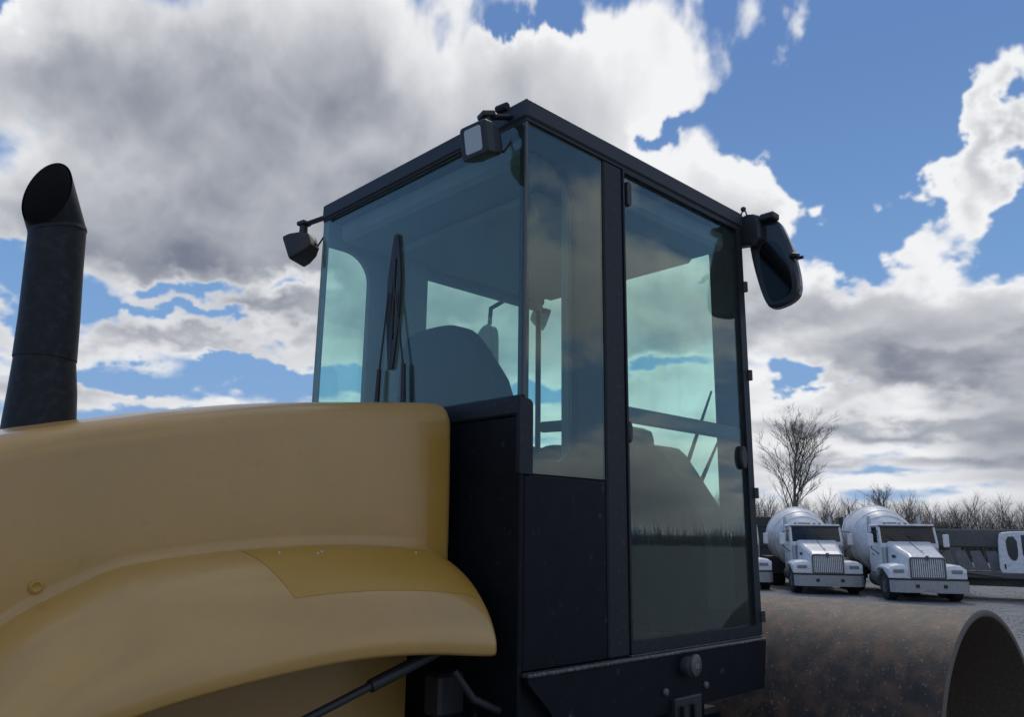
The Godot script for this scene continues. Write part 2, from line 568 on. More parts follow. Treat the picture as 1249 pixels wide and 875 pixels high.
func deck_at(az: float, el: float) -> Vector2:
	var r := Vector2.ZERO
	if az > 100.0 and az < 270.0:
		return r
	for b in DECK:
		var dx: float = wrapf(az - b[0], -180.0, 180.0) / b[2]
		var dy: float = (el - b[1]) / b[3]
		var q := dx * dx + dy * dy
		if q < 9.0:
			var w := exp(-q * 0.9)
			r.x += b[4] * w
			r.y += b[5] * w
	return r

func sky_color(az: float, el: float, ctl: Vector2) -> Color:
	var a := deg_to_rad(az)
	var e := deg_to_rad(el)
	var p := Vector3(sin(a) * 57.3, 32.0 * log(el + 5.0), -cos(a) * 57.3)
	var w := Vector3(nz_w.get_noise_3dv(p), nz_w.get_noise_3dv(p + Vector3(91, 17, 43)), nz_w.get_noise_3dv(p + Vector3(7, 63, 29))) * 2.2
	p += w
	var n := nz_a.get_noise_3dv(p)
	var m := nz_b.get_noise_3dv(p)
	var soft := nz_c.get_noise_3dv(p) * 1.1 + 0.0 + ctl.x
	var d := n * 1.1 + (0.3 - absf(m)) * 0.28 + 0.0 + ctl.x
	# a second look a little nearer the sun tells lit edges from shaded cores
	var soft2 := nz_c.get_noise_3dv(p + Vector3(1.2, 3.2, -0.3)) * 1.1 + 0.0 + ctl.x
	var alpha := smoothstep(-0.03, 0.22, d)
	var thick := smoothstep(-0.05, 0.75, soft * 0.65 + d * 0.35 + ctl.y * 0.8)
	# clouds brighten towards the sun behind them
	var near := maxf(0.0, TO_SUN.dot(Vector3(sin(a) * cos(e), sin(e), -cos(a) * cos(e))))
	var v := clampf(0.89 - thick * 0.75 + (soft - soft2) * 0.7 + (d - soft) * 0.85 + 0.30 * pow(near, 6.0) - maxf(0.0, ctl.y - 0.5) * 0.45, 0.0, 1.0)
	var low := exp(-el / 8.0)
	var cloud := Color(0.18, 0.205, 0.27).lerp(Color(0.90, 0.905, 0.92), v)
	cloud = cloud.lerp(Color(0.56, 0.60, 0.66), low * 0.12)
	var blue := Color(0.125, 0.245, 0.52).lerp(Color(0.17, 0.35, 0.66), smoothstep(34.0, 10.0, el)).lerp(Color(0.46, 0.57, 0.70), low * 0.65)
	return blue.lerp(cloud, alpha)

func make_sky() -> Sky:
	nz_a.seed = 11
	nz_a.noise_type = FastNoiseLite.TYPE_SIMPLEX_SMOOTH
	nz_a.frequency = 0.030
	nz_a.fractal_octaves = 7
	nz_a.fractal_gain = 0.52
	nz_c.seed = 11
	nz_c.noise_type = FastNoiseLite.TYPE_SIMPLEX_SMOOTH
	nz_c.frequency = 0.030
	nz_c.fractal_octaves = 4
	nz_c.fractal_gain = 0.5
	nz_b.seed = 29
	nz_b.noise_type = FastNoiseLite.TYPE_SIMPLEX_SMOOTH
	nz_b.frequency = 0.10
	nz_b.fractal_octaves = 5
	nz_e.seed = 71
	nz_e.frequency = 0.11
	nz_e.fractal_octaves = 6
	nz_e.fractal_gain = 0.56
	nz_w.seed = 5
	nz_w.frequency = 0.06
	nz_w.fractal_octaves = 3
	var W := 800
	var H := 400
	var rough := Image.create_empty(W, H, false, Image.FORMAT_RGBF)
	var low := Color(0.20, 0.20, 0.20)
	for j in H:
		var el := 90.0 - 180.0 * (j + 0.5) / H
		for i in W:
			if el < -1.0:
				rough.set_pixel(i, j, low)
			else:
				var az := 360.0 * (i + 0.5) / W
				var rg := ragged(az, maxf(el, 0.2))
				rough.set_pixel(i, j, sky_color(az, maxf(el, 0.2), deck_at(az + rg.x, el + rg.y)))
	var full := 4096
	rough.resize(full, full / 2, Image.INTERPOLATE_CUBIC)
	# the part of the sky over the yard in finer grain
	var per := 360.0 / full
	var i0 := 0
	var i1 := int(168.0 / per)
	var j0 := int(46.0 / per)
	var j1 := int(90.6 / per)
	var cw := (i1 - i0) / 4
	var ch := (j1 - j0) / 4
	var ctl := Image.create_empty(cw, ch, false, Image.FORMAT_RGBF)
	for j in ch:
		for i in cw:
			var c := deck_at((i0 + (i + 0.5) * 4) * per, 90.0 - (j0 + (j + 0.5) * 4) * per)
			ctl.set_pixel(i, j, Color(c.x, c.y, 0))
	ctl.resize(i1 - i0, j1 - j0, Image.INTERPOLATE_CUBIC)
	var cwide := ctl.get_width()
	var chigh := ctl.get_height()
	for j in range(j0, j1):
		var el := 90.0 - (j + 0.5) * per
		for i in range(i0, i1):
			var rg := ragged((i + 0.5) * per, maxf(el, 0.2)) / per
			var c := ctl.get_pixel(clampi(i - i0 + int(rg.x), 0, cwide - 1), clampi(j - j0 - int(rg.y), 0, chigh - 1))
			rough.set_pixel(i, j, sky_color((i + 0.5) * per, maxf(el, 0.2), Vector2(c.r, c.g)))
	var pm := PanoramaSkyMaterial.new()
	pm.panorama = ImageTexture.create_from_image(rough)
	var sky := Sky.new()
	sky.sky_material = pm
	return sky

func _ready() -> void:
	var cam := Camera3D.new()
	cam.name = "camera"
	var yaw := deg_to_rad(46.0922)
	var pitch := deg_to_rad(12.4725)
	var roll := deg_to_rad(0.7508)
	var F := Vector3(cos(yaw) * cos(pitch), sin(pitch), -sin(yaw) * cos(pitch))
	var R := F.cross(Vector3.UP).normalized()
	var U := R.cross(F)
	cam.transform = Transform3D(Basis(R * cos(roll) + U * sin(roll), U * cos(roll) - R * sin(roll), -F), Vector3(-1.7293, 1.75, 1.736))
	cam.fov = 48.7859
	cam.near = 0.05
	cam.far = 2000.0
	add_child(cam)
	cam.current = true
	var env := Environment.new()
	env.background_mode = Environment.BG_SKY
	env.sky = make_sky()
	env.tonemap_mode = Environment.TONE_MAPPER_LINEAR
	env.tonemap_exposure = 1.0
	env.sdfgi_enabled = true
	env.ssao_enabled = true
	env.ssil_enabled = true
	var we := WorldEnvironment.new()
	we.name = "environment"
	we.environment = env
	add_child(we)
	var sun := DirectionalLight3D.new()
	sun.name = "sun"
	sun.light_energy = 0.32
	sun.light_angular_distance = 12.0
	sun.light_color = Color(1.0, 0.96, 0.9)
	sun.shadow_enabled = true
	add_child(sun)
	sun.look_at_from_position(TO_SUN * 50.0, Vector3.ZERO)
	print("sky done ", Time.get_ticks_msec())
	materials()
	build_ground()
	build_woods()
	build_compactor()
	build_trucks()
	build_crane()
	print("built ", Time.get_ticks_msec())

# ------------------------------------------------------------------ soil compactor
func look(tab: Array, x: float) -> float:
	for i in tab.size() - 1:
		if x >= tab[i + 1][0]:
			# smooth through the measured stations
			var t: float = (x - tab[i][0]) / (tab[i + 1][0] - tab[i][0])
			var p0: float = tab[maxi(i - 1, 0)][1]
			var p1: float = tab[i][1]
			var p2: float = tab[i + 1][1]
			var p3: float = tab[mini(i + 2, tab.size() - 1)][1]
			return cubic_interpolate(p1, p2, p0, p3, clampf(t, 0, 1))
	return tab[-1][1]

const HOOD_TOP := [[-0.08, 2.172], [-0.42, 2.136], [-0.70, 2.097], [-1.0, 2.038], [-1.19, 1.991], [-1.33, 1.949], [-1.6, 1.85], [-2.1, 1.62]]
const CREASE := [[-0.08, 1.655], [-0.16, 1.692], [-0.30, 1.708], [-0.53, 1.714], [-0.83, 1.698], [-1.08, 1.662], [-1.22, 1.597], [-1.29, 1.545], [-1.45, 1.40], [-1.7, 1.15], [-2.1, 0.9]]
const FENDER_LOW := [[-0.08, 1.403], [-0.35, 1.430], [-0.58, 1.435], [-0.85, 1.412], [-1.07, 1.377], [-1.3, 1.31], [-1.6, 1.12], [-1.9, 0.9], [-2.1, 0.8]]
const TILT := 0.24
const ZC := -0.65
const ZH := -0.24
const ZO := -0.007

# a point of the fender's skin: t = 0 at its outer edge, 1 at the crease
func fender_pt(x: float, t: float, lift := 0.0) -> Vector3:
	var yb := look(FENDER_LOW, x) + 0.03
	var yc := look(CREASE, x)
	var a := t * PI / 2
	var w := ZO - ZH
	var e := 2.0 / 1.55
	var z := ZH + w * pow(maxf(cos(a), 0.0), e)
	var y := yb + (yc - yb) * pow(maxf(sin(a), 0.0), e)
	return Vector3(x, y + lift * sin(a), z + lift * cos(a))

# a point of the hood's side: t = 0 at the crease, 1 where the top edge starts to round
func side_pt(x: float, t: float, lift := 0.0) -> Vector3:
	var y0 := look(CREASE, x)
	var y1 := look(HOOD_TOP, x) - 0.075
	return Vector3(x, lerpf(y0, y1, t), ZH - 0.012 * t * t + lift)

func hood_profile(x: float) -> Array:
	var p := []
	var yb := look(FENDER_LOW, x)
	p.append(Vector3(x, yb + 0.012, ZO - 0.03))
	p.append(Vector3(x, yb, ZO - 0.02))
	p.append(Vector3(x, yb + 0.003, ZO - 0.006))
	p.append(Vector3(x, yb + 0.012, ZO))
	for i in 17:
		p.append(fender_pt(x, i / 17.0))
	for i in 13:
		p.append(side_pt(x, i / 12.0))
	var y1 := look(HOOD_TOP, x) - 0.075
	for i in range(1, 9):
		var a := PI / 2 * i / 8
		p.append(Vector3(x, y1 + 0.075 * sin(a), ZH - 0.012 - 0.075 * (1.0 - cos(a))))
	for i in range(1, 5):
		var q := i / 4.0
		p.append(Vector3(x, y1 + 0.075 + 0.022 * (1.0 - (1.0 - q) * (1.0 - q)), lerpf(ZH - 0.087, ZC, q)))
	return p

func build_hood(root: Node3D) -> void:
	var b := Buf.new()
	var xs := []
	for i in 6:
		var a := PI / 2 * i / 5
		xs.append([-0.08 - 0.03 * (1.0 - cos(a)), 0.03 * (1.0 - sin(a))])
	for i in range(1, 49):
		xs.append([lerpf(-0.11, -2.1, i / 48.0), 0.0])
	var rows := []
	for s in xs:
		var half := hood_profile(s[0])
		var line := []
		for p in half:
			var q: Vector3 = p
			if s[1] > 0.0:
				q += (Vector3(q.x, 1.5, ZC) - q).normalized() * s[1]
			line.append(q)
		for i in range(half.size() - 2, -1, -1):
			var m: Vector3 = line[i]
			line.append(Vector3(m.x, m.y, 2.0 * ZC - m.z))
		rows.append(line)
	b.sheet(rows, Vector3(-1.0, 1.5, ZC))
	for e in [0, rows.size() - 1]:
		var ring: Array = rows[e]
		var out := Vector3.RIGHT if e == 0 else Vector3.LEFT
		for i in ring.size() - 1:
			b.poly([ring[i], ring[i + 1], Vector3(ring[i].x, 1.5, ZC)], out)
	var hood := put("engine_hood", b, M.yellow, root)
	hood.set_meta("label", "faded yellow hood flaring out into a rounded fender")
	# two places where a covering was taken off and the paint under it kept its colour
	b = Buf.new()
	rows = []
	for i in 9:
		var x := lerpf(-0.178, -0.108, i / 8.0)
		var line := []
		for j in 15:
			line.append(side_pt(x, lerpf(0.02, 0.88, j / 14.0), 0.0008))
		rows.append(line)
	b.sheet(rows, Vector3(-0.2, 1.8, -0.6))
	put("unfaded_patch", b, M.fresh_yellow, hood)
	b = Buf.new()
	rows = []
	for i in 25:
		var q := i / 24.0
		var line := []
		for j in 12:
			var t := lerpf(0.42, 0.90, j / 11.0)
			line.append(fender_pt(lerpf(lerpf(-0.714, -0.79, j / 11.0), -0.118, q), t, 0.0008))
		rows.append(line)
	b.sheet(rows, Vector3(-0.4, 1.5, -0.4))
	put("unfaded_patch", b, M.fresh_yellow, hood)
	# a plugged bolt hole on the side and a few paint chips on the fender
	b = Buf.new()
	b.lathe(Transform3D(Basis(Vector3(0, 0, 1), Vector3(0, 1, 0), Vector3(-1, 0, 0)), side_pt(-1.235, 0.12) + Vector3(0, 0, -0.004)), [Vector2(0.0, 0.016), Vector2(0.008, 0.015), Vector2(0.010, 0.010), Vector2(0.007, 0.006), Vector2(0.007, 0.0)], 12)
	put("bolt", b, M.fresh_yellow, hood)
	b = Buf.new()
	for c in [[-0.70, 0.80], [-0.595, 0.76], [-0.26, 0.80], [-0.58, 0.78]]:
		var p := fender_pt(c[0], c[1], 0.002)
		b.box(Transform3D(Basis(Vector3(1, 0, 0), 0.8), p), Vector3(0.006, 0.0015, 0.006), 0.0004)
	var chips := put("paint_chips", b, M.lens, hood)
	chips.set_meta("kind", "stuff")
	# what shows under the fender: side plates, wheel, chassis
	b = Buf.new()
	for s in [-0.44, 2.0 * ZC + 0.44 - 0.02]:
		b.bx(-2.05, -0.10, 0.62, 1.62, s, s + 0.02, 0.004)
	b.bx(-1.98, -0.11, 0.7, 1.5, -0.46, -0.84, 0.01)
	put("chassis", b, M.yellow, root)
	for side in 2:
		b = Buf.new()
		var zc: float = -0.12 if side == 0 else 2.0 * ZC + 0.12
		var t := Transform3D(Basis(Vector3(0, 0, 1), Vector3(0, 1, 0), Vector3(-1, 0, 0)), Vector3(-0.92, 0.6, zc))
		b.lathe(t, [Vector2(-0.19, 0.33), Vector2(-0.2, 0.40), Vector2(-0.19, 0.52), Vector2(-0.15, 0.58), Vector2(-0.05, 0.6), Vector2(0.05, 0.6), Vector2(0.15, 0.58), Vector2(0.19, 0.52), Vector2(0.2, 0.40), Vector2(0.19, 0.33), Vector2(0.1, 0.30), Vector2(-0.1, 0.30), Vector2(-0.19, 0.33)], 40)
		var tyre := put("rear_wheel", b, M.rubber, root)
		b = Buf.new()
		b.lathe(t, [Vector2(-0.12, 0.0), Vector2(-0.12, 0.30), Vector2(0.12, 0.30), Vector2(0.12, 0.26), Vector2(0.04, 0.2), Vector2(0.06, 0.0)], 32)
		put("rim", b, M.yellow, tyre)
		b = Buf.new()
		for i in 18:
			for h in [-1.0, 1.0]:
				var a: float = TAU * (i + (0.5 if h > 0 else 0.0)) / 18
				var lug := Transform3D(Basis(Vector3(0, 0, 1), a), Vector3(-0.92 - sin(a) * 0.6, 0.6 + cos(a) * 0.6, zc + 0.085 * h))
				lug.basis = lug.basis * Basis(Vector3(0, 1, 0), 0.6 * h)
				b.box(lug, Vector3(0.045, 0.035, 0.2), 0.008)
		put("tread", b, M.rubber, tyre)
	b = Buf.new()
	b.tube([Vector3(-0.70, 1.283, -0.10), Vector3(-0.22, 1.428, -0.10)], [0.011], 10)
	b.tube([Vector3(-0.46, 1.355, -0.10), Vector3(-0.22, 1.428, -0.10)], [0.017], 10)
	b.bx(-0.25, -0.19, 1.41, 1.45, -0.28, -0.085, 0.006)
	put("support_strut", b, M.plastic, root)

func build_exhaust(root: Node3D) -> void:
	var ex := -1.0
	var b := Buf.new()
	var zz := -0.62
	# lower shroud, upper pipe, then a mitred outlet that leans to the rear
	var seg := 40
	var rows := []
	for k in [[1.93, -1.185, 0.089], [2.0, -1.184, 0.087], [2.10, -1.187, 0.081], [2.19, -1.193, 0.0735]]:
		var ring := []
		for j in seg:
			var a := TAU * j / seg
			ring.append(Vector3(k[1] + cos(a) * k[2], k[0], zz + sin(a) * k[2]))
		rows.append(ring)
	b.sheet(rows, Vector3(-1.19, 2.1, zz), true)
	var stack := put("exhaust_stack", b, M.stack, root)
	stack.set_meta("label", "black exhaust stack with a bent slash-cut outlet")
	b = Buf.new()
	rows = []
	for k in [[2.188, -1.193, 0.076], [2.3, -1.196, 0.0735], [2.45, -1.203, 0.071], [2.548, -1.207, 0.0695]]:
		var ring := []
		for j in seg:
			var a := TAU * j / seg
			var up_tilt: float = TILT * (cos(a) * 0.98 + sin(a) * 0.2) * k[2] if k[0] > 2.5 else 0.0
			ring.append(Vector3(k[1] + cos(a) * k[2], k[0] + up_tilt, zz + sin(a) * k[2]))
		rows.append(ring)
	b.sheet(rows, Vector3(-1.2, 2.4, zz), true)
	var tl := Vector3(-0.98 * TILT, 1.0, -0.2 * TILT).normalized() * 0.005
	b.tube([Vector3(-1.207, 2.548, zz) - tl, Vector3(-1.207, 2.548, zz) + tl], [0.0722], seg)
	put("pipe", b, M.stack, stack)
	# outlet: from the round joint to the slanted mouth
	var c1 := Vector3(-1.252, 2.636, zz + 0.03)
	var nrm := Vector3(-0.80, 0.16, 0.58).normalized()
	var up := (Vector3.UP - nrm * nrm.y).normalized()
	var acr := up.cross(nrm)
	for skin in 2:
		b = Buf.new()
		rows = []
		var thin := 0.006 * skin
		for k in 9:
			var q := k / 8.0
			var ring := []
			for j in seg:
				var a := TAU * j / seg
				var base := Vector3(-1.207 + cos(a) * (0.0695 - thin), 2.548 + TILT * (cos(a) * 0.98 + sin(a) * 0.2) * 0.0695, zz + sin(a) * (0.0695 - thin))
				# the mouth's point nearest in angle round the pipe
				var d := Vector3(cos(a), 0, sin(a))
				var u := d.dot(acr)
				var w := -d.dot(Vector3(nrm.x, 0, nrm.z).normalized())
				var l := sqrt(u * u + w * w)
				var mouth := c1 + acr * (u / l) * (0.073 - thin) + up * (w / l) * (0.1 - thin)
				ring.append(base.lerp(mouth, q))
			rows.append(ring)
		b.sheet(rows, Vector3(-1.23, 2.6, zz), true)
		put("outlet" if skin == 0 else "soot_lining", b, M.stack if skin == 0 else M.soot, stack)

func slab(b: Buf, t: Transform3D, pts: Array, thick: float, bev: float) -> void:
	var mid := Vector2.ZERO
	for p in pts:
		mid += p / pts.size()
	var rows := []
	for k in [[0.0, 1], [-bev * 0.3, 0.35], [-bev, 0.0], [-thick + bev, 0.0], [-thick + bev * 0.3, 0.35], [-thick, 1]]:
		var ring := []
		for p in pts:
			var q: Vector2 = p + (mid - p).normalized() * bev * k[1]
			ring.append(t * Vector3(q.x, q.y, k[0]))
		rows.append(ring)
	var k := b.v.size()
	for i in rows.size() - 1:
		for j in pts.size():
			var j2 := (j + 1) % pts.size()
			var m: Vector3 = (rows[i][j] + rows[i + 1][j2]) * 0.5
			b.poly([rows[i][j], rows[i][j2], rows[i + 1][j2], rows[i + 1][j]], m - t * Vector3(mid.x, mid.y, -thick * 0.5))
	for e in [0, rows.size() - 1]:
		var flat := PackedVector2Array()
		for p in pts:
			flat.append(p + (mid - p).normalized() * bev)
		var tris := Geometry2D.triangulate_polygon(flat)
		var z := 0.0 if e == 0 else -thick
		for q in range(0, tris.size(), 3):
			b.poly([t * Vector3(flat[tris[q]].x, flat[tris[q]].y, z), t * Vector3(flat[tris[q + 1]].x, flat[tris[q + 1]].y, z), t * Vector3(flat[tris[q + 2]].x, flat[tris[q + 2]].y, z)], t.basis.z * (1.0 if e == 0 else -1.0))

func smooth_loop(pts: Array, times := 2) -> Array:
	var p := pts
	for k in times:
		var q := []
		for i in p.size():
			var a: Vector2 = p[i]
			var c: Vector2 = p[(i + 1) % p.size()]
			q.append(a.lerp(c, 0.25))
			q.append(a.lerp(c, 0.75))
		p = q
	return p

func pane(called: String, parent: Node3D, x0: float, x1: float, y0: float, y1: float, z0: float, z1: float) -> MeshInstance3D:
	var b := Buf.new()
	b.bx(x0, x1, y0, y1, z0, z1)
	return put(called, b, M.glass, parent)

func knob(b: Buf, at: Vector3, r: float, deep: float) -> void:
	b.lathe(Transform3D(Basis(Vector3(0, 0, 1), Vector3(0, 1, 0), Vector3(-1, 0, 0)), at), [Vector2(0, 0), Vector2(0, r), Vector2(deep * 0.6, r), Vector2(deep, r * 0.75), Vector2(deep, 0)], 16)

func oval(b: Buf, at: Vector3, w: float, h: float, deep: float) -> void:
	var pts := []
	for i in 20:
		var a := TAU * i / 20
		pts.append(Vector2(cos(a) * w * 0.5, sin(a) * h * 0.5))
	slab(b, Transform3D(SIDE, at), pts, deep, deep * 0.35)

func build_cab(root: Node3D) -> void:
	var L := -1.296
	var FX := 1.39
	var b := Buf.new()
	# lower body: rear wall, side walls, floor
	b.bx(-0.018, 0.0, 1.13, 2.11, 0.0, L, 0.004)
	b.bx(0.001, 0.394, 1.352, 1.929, -0.03, 0.0, 0.005)
	b.bx(0.0, FX - 0.02, 1.2, 1.351, -0.01, L + 0.01, 0.004)
	b.bx(0.001, 0.40, 1.352, 2.0, L, L + 0.03, 0.004)
	b.bx(FX - 0.03, FX, 1.352, 1.46, -0.02, L + 0.02, 0.004)
	var cab := put("cab", b, M.black_scuffed, root)
	cab.set_meta("label", "black cab with large green tinted windows")
	b = Buf.new()
	b.bx(-0.026, 0.0, 2.112, 2.175, 0.001, L, 0.006)
	b.plate(Transform3D(SIDE, Vector3(0, 0, 0.004)), rrect(-0.024, 1.93, 0.034, 2.165, [0.004, 0.004, 0.02, 0.004], 5), PackedVector2Array(), 0.016)
	put("window_ledge", b, M.black, cab)
	# roof and lining
	b = Buf.new()
	b.bx(-0.014, FX + 0.008, 3.128, 3.203, 0.010, L - 0.01, 0.010)
	b.bx(-0.008, FX + 0.002, 3.119, 3.1285, 0.005, L - 0.005, 0.002)
	put("roof", b, M.roof, cab)
	b = Buf.new()
	b.bx(0.05, FX - 0.05, 3.02, 3.118, -0.06, L + 0.05, 0.02)
	b.bx(0.25, FX - 0.1, 2.985, 3.022, -0.2, L + 0.19, 0.015)
	put("headliner", b, M.headliner, cab)
	# posts
	b = Buf.new()
	b.bx(0.396, 0.506, 1.353, 3.1185, -0.05, 0.004, 0.006)
	put("door_post", b, M.black, cab)
	b = Buf.new()
	b.bx(0.31, 0.5, 1.36, 3.1, -0.055, -0.15, 0.02)
	put("inner_post", b, M.inner, cab)
	b = Buf.new()
	b.bx(0.31, 0.5, 1.36, 3.1, L + 0.055, L + 0.15, 0.02)
	put("inner_post", b, M.inner, cab)
	# side window surround behind the glass, open towards the rear corner
	b = Buf.new()
	b.plate(Transform3D(SIDE, Vector3(0, 0, -0.013)), rrect(0.012, 1.932, 0.394, 3.117, [0.002, 0.002, 0.002, 0.002], 8), rrect(0.026, 1.978, 0.262, 3.035, [0.02, 0.085, 0.16, 0.02], 8), 0.03)
	put("window_surround", b, M.trim, cab)
	b = Buf.new()
	var lip := []
	for p in rrect(0.027, 1.979, 0.261, 3.034, [0.02, 0.085, 0.16, 0.02], 8):
		lip.append(Vector3(p.x, p.y, -0.045))
	lip.append(lip[0])
	b.tube(lip, [0.006], 6, false)
	put("opening_seal", b, M.grey_rail, cab)
	b = Buf.new()
	b.plate(Transform3D(SIDE, Vector3(0, 0, L + 0.035)), rrect(0.004, 1.95, 0.40, 3.117, [0.002, 0.002, 0.002, 0.002], 8), rrect(0.010, 2.0, 0.238, 3.005, [0.05, 0.085, 0.13, 0.01], 8), 0.03)
	put("window_surround", b, M.inner, cab)
	# rubber at the glass corner
	b = Buf.new()
	b.bx(-0.006, 0.003, 2.176, 3.118, -0.007, 0.001)
	put("corner_seal", b, M.grey_rail, cab)
	b = Buf.new()
	b.bx(-0.006, 0.003, 2.176, 3.118, L, L + 0.006)
	put("corner_seal", b, M.grey_rail, cab)
	# panes of the rear quarter
	pane("side_pane", cab, 0.005, 0.394, 1.933, 3.117, -0.0105, -0.0045)
	pane("side_pane", cab, 0.005, 0.394, 1.99, 3.117, L, L + 0.006)
	# skirt below the floor, its folded upper edge, lock, bolts and bracket
	b = Buf.new()
	b.bx(-0.004, 1.37, 1.338, 1.3515, -0.005, 0.030, 0.005)
	put("folded_edge", b, M.worn_edge, cab)
	b = Buf.new()
	b.plate(Transform3D(SIDE, Vector3(0, 0, 0.026)), PackedVector2Array([Vector2(-0.002, 1.337), Vector2(0.0, 1.325), Vector2(0.085, 1.245), Vector2(0.16, 1.155), Vector2(0.6, 1.155), Vector2(1.335, 1.162), Vector2(1.368, 1.337)]), PackedVector2Array(), 0.014)
	put("skirt", b, M.black_scuffed, cab)
	b = Buf.new()
	var lt := Transform3D(Basis(Vector3(0, 0, 1), Vector3(0, 1, 0), Vector3(-1, 0, 0)), Vector3(0.79, 1.297, 0.025))
	b.lathe(lt, [Vector2(0, 0.034), Vector2(0.03, 0.034), Vector2(0.034, 0.03), Vector2(0.034, 0.0)], 24)
	var lock := put("lock", b, M.plastic, cab)
	b = Buf.new()
	b.lathe(lt.translated(Vector3(0.012, 0.006, 0.031)).rotated_local(Vector3(0, 1, 0), 0.1), [Vector2(0, 0.0), Vector2(0, 0.037), Vector2(0.010, 0.037), Vector2(0.013, 0.032), Vector2(0.013, 0.0)], 24)
	put("lock_cover", b, M.lock_metal, lock)
	b = Buf.new()
	b.bx(0.803 - 0.010, 0.803 - 0.004, 1.293, 1.309, 0.066, 0.0705, 0.001)
	b.bx(0.803 + 0.003, 0.803 + 0.009, 1.291, 1.307, 0.066, 0.0705, 0.001)
	put("keyway", b, M.steel, lock)
	for p in [Vector3(0.663, 1.226, 0.026), Vector3(0.911, 1.221, 0.026)]:
		b = Buf.new()
		b.lathe(Transform3D(Basis(Vector3(0, 0, 1), Vector3(0, 1, 0), Vector3(-1, 0, 0)), p), [Vector2(0, 0.013), Vector2(0.010, 0.013), Vector2(0.013, 0.009), Vector2(0.013, 0)], 6)
		put("bolt", b, M.lock_metal, cab)
	b = Buf.new()
	b.bx(0.70, 0.86, 0.9, 1.20, 0.0, 0.045, 0.004)
	b.tube([Vector3(0.735, 0.9, 0.058), Vector3(0.735, 1.175, 0.058)], [0.012], 10)
	b.tube([Vector3(0.80, 0.9, 0.058), Vector3(0.80, 1.175, 0.058)], [0.012], 10)
	put("step_bracket", b, M.plastic, cab)
	b = Buf.new()
	for q in [[-0.02, 1.10], [0.0, 1.02]]:
		b.lathe(Transform3D(Basis(Vector3(0, 1, 0), Vector3(-1, 0, 0), Vector3(0, 0, 1)), Vector3(0.06 + q[0], q[1], -0.14)), [Vector2(0, 0), Vector2(0, 0.10), Vector2(0.05, 0.115), Vector2(0.09, 0.09), Vector2(0.09, 0)], 24)
	b.bx(-0.10, 0.2, 1.15, 1.20, -0.06, -0.30, 0.008)
	b.bx(-0.06, 0.12, 0.7, 1.03, -0.08, -0.26, 0.008)
	b.bx(-0.16, -0.06, 1.22, 1.34, -0.18, -0.26, 0.01)
	b.tube([Vector3(-0.16, 1.36, -0.12), Vector3(-0.10, 1.28, -0.10), Vector3(-0.02, 1.24, -0.08), Vector3(0.05, 1.27, -0.06)], [0.012], 8)
	put("cab_mount", b, M.plastic, root)
	b = Buf.new()
	b.bx(-0.1, 1.5, 0.72, 1.13, -0.35, -0.95, 0.02)
	put("frame_beam", b, M.black_scuffed, root)

	# rear window, its wiper
	var rear := pane("rear_window", root, -0.006, 0.0, 2.178, 3.1175, -0.009, L + 0.007)
	b = Buf.new()
	var blade := []
	for k in [[2.355, 0.010], [2.40, 0.017], [2.50, 0.027], [2.62, 0.036], [2.72, 0.034], [2.82, 0.022], [2.90, 0.010]]:
		blade.append(Vector2(-0.714 + k[1] * 1.25, k[0]))
	for k in [[2.90, 0.010], [2.82, 0.022], [2.72, 0.034], [2.62, 0.036], [2.50, 0.027], [2.40, 0.017], [2.355, 0.010]]:
		blade.append(Vector2(-0.714 - k[1] * 1.25, k[0]))
	var hole := PackedVector2Array()
	for p in blade:
		hole.append(Vector2(-0.714 + (p.x + 0.735) * 0.42, 2.64 + (p.y - 2.64) * 0.6))
	b.plate(Transform3D(REAR, Vector3(-0.016, 0, 0)), PackedVector2Array(blade), hole, 0.008)
	b.bx(-0.018, -0.007, 2.36, 2.895, -0.718, -0.710, 0.002)
	put("wiper_blade", b, M.plastic, rear)
	for k in [[-0.778, -0.734], [-0.606, -0.694]]:
		b = Buf.new()
		b.tube([Vector3(-0.026, 2.19, k[0]), Vector3(-0.024, 2.36, k[0] + (k[1] - k[0]) * 0.12)], [0.011, 0.009], 8)
		b.tube([Vector3(-0.024, 2.35, k[0] + (k[1] - k[0]) * 0.12), Vector3(-0.024, 2.66, k[1])], [0.004], 8)
		put("wiper_arm", b, M.plastic, rear)

	# door on the right: frame, one tall pane, grab rail, knobs
	b = Buf.new()
	b.plate(Transform3D(SIDE, Vector3(0, 0, 0.008)), rrect(0.5075, 1.357, 1.374, 3.1175, [0.01, 0.01, 0.01, 0.002]), rrect(0.517, 1.398, 1.329, 3.106, [0.012, 0.012, 0.012, 0.004]), 0.04)
	var door := put("cab_door", b, M.black, root)
	pane("door_pane", door, 0.514, 1.332, 1.394, 3.109, -0.0125, -0.0065)
	b = Buf.new()
	b.bx(0.512, 1.336, 2.152, 2.208, -0.022, -0.055, 0.006)
	put("door_rail", b, M.grey_rail, door)
	b = Buf.new()
	slab(b, Transform3D(SIDE, Vector3(0, 0, 0.008)), Array(rrect(0.534, 2.978, 0.561, 3.078, [0.012, 0.012, 0.012, 0.012])), 0.016, 0.004)
	put("door_latch", b, M.plastic, door)
	for k in [[0.524, 2.108, 0.03, 0.078], [1.300, 2.075, 0.05, 0.10]]:
		b = Buf.new()
		oval(b, Vector3(k[0], k[1], 0.012), k[2], k[3], 0.02)
		put("glass_clamp", b, M.plastic, door)
	for y in [2.845, 2.44, 1.93, 1.43]:
		b = Buf.new()
		b.tube([Vector3(1.378, y - 0.022, 0.008), Vector3(1.378, y + 0.022, 0.008)], [0.014], 10)
		put("hinge", b, M.plastic, door)
	# sill strip between door and skirt
	b = Buf.new()
	b.bx(0.50, 1.372, 1.3522, 1.3565, -0.03, 0.014, 0.001)
	put("door_sill", b, M.worn_edge, door)

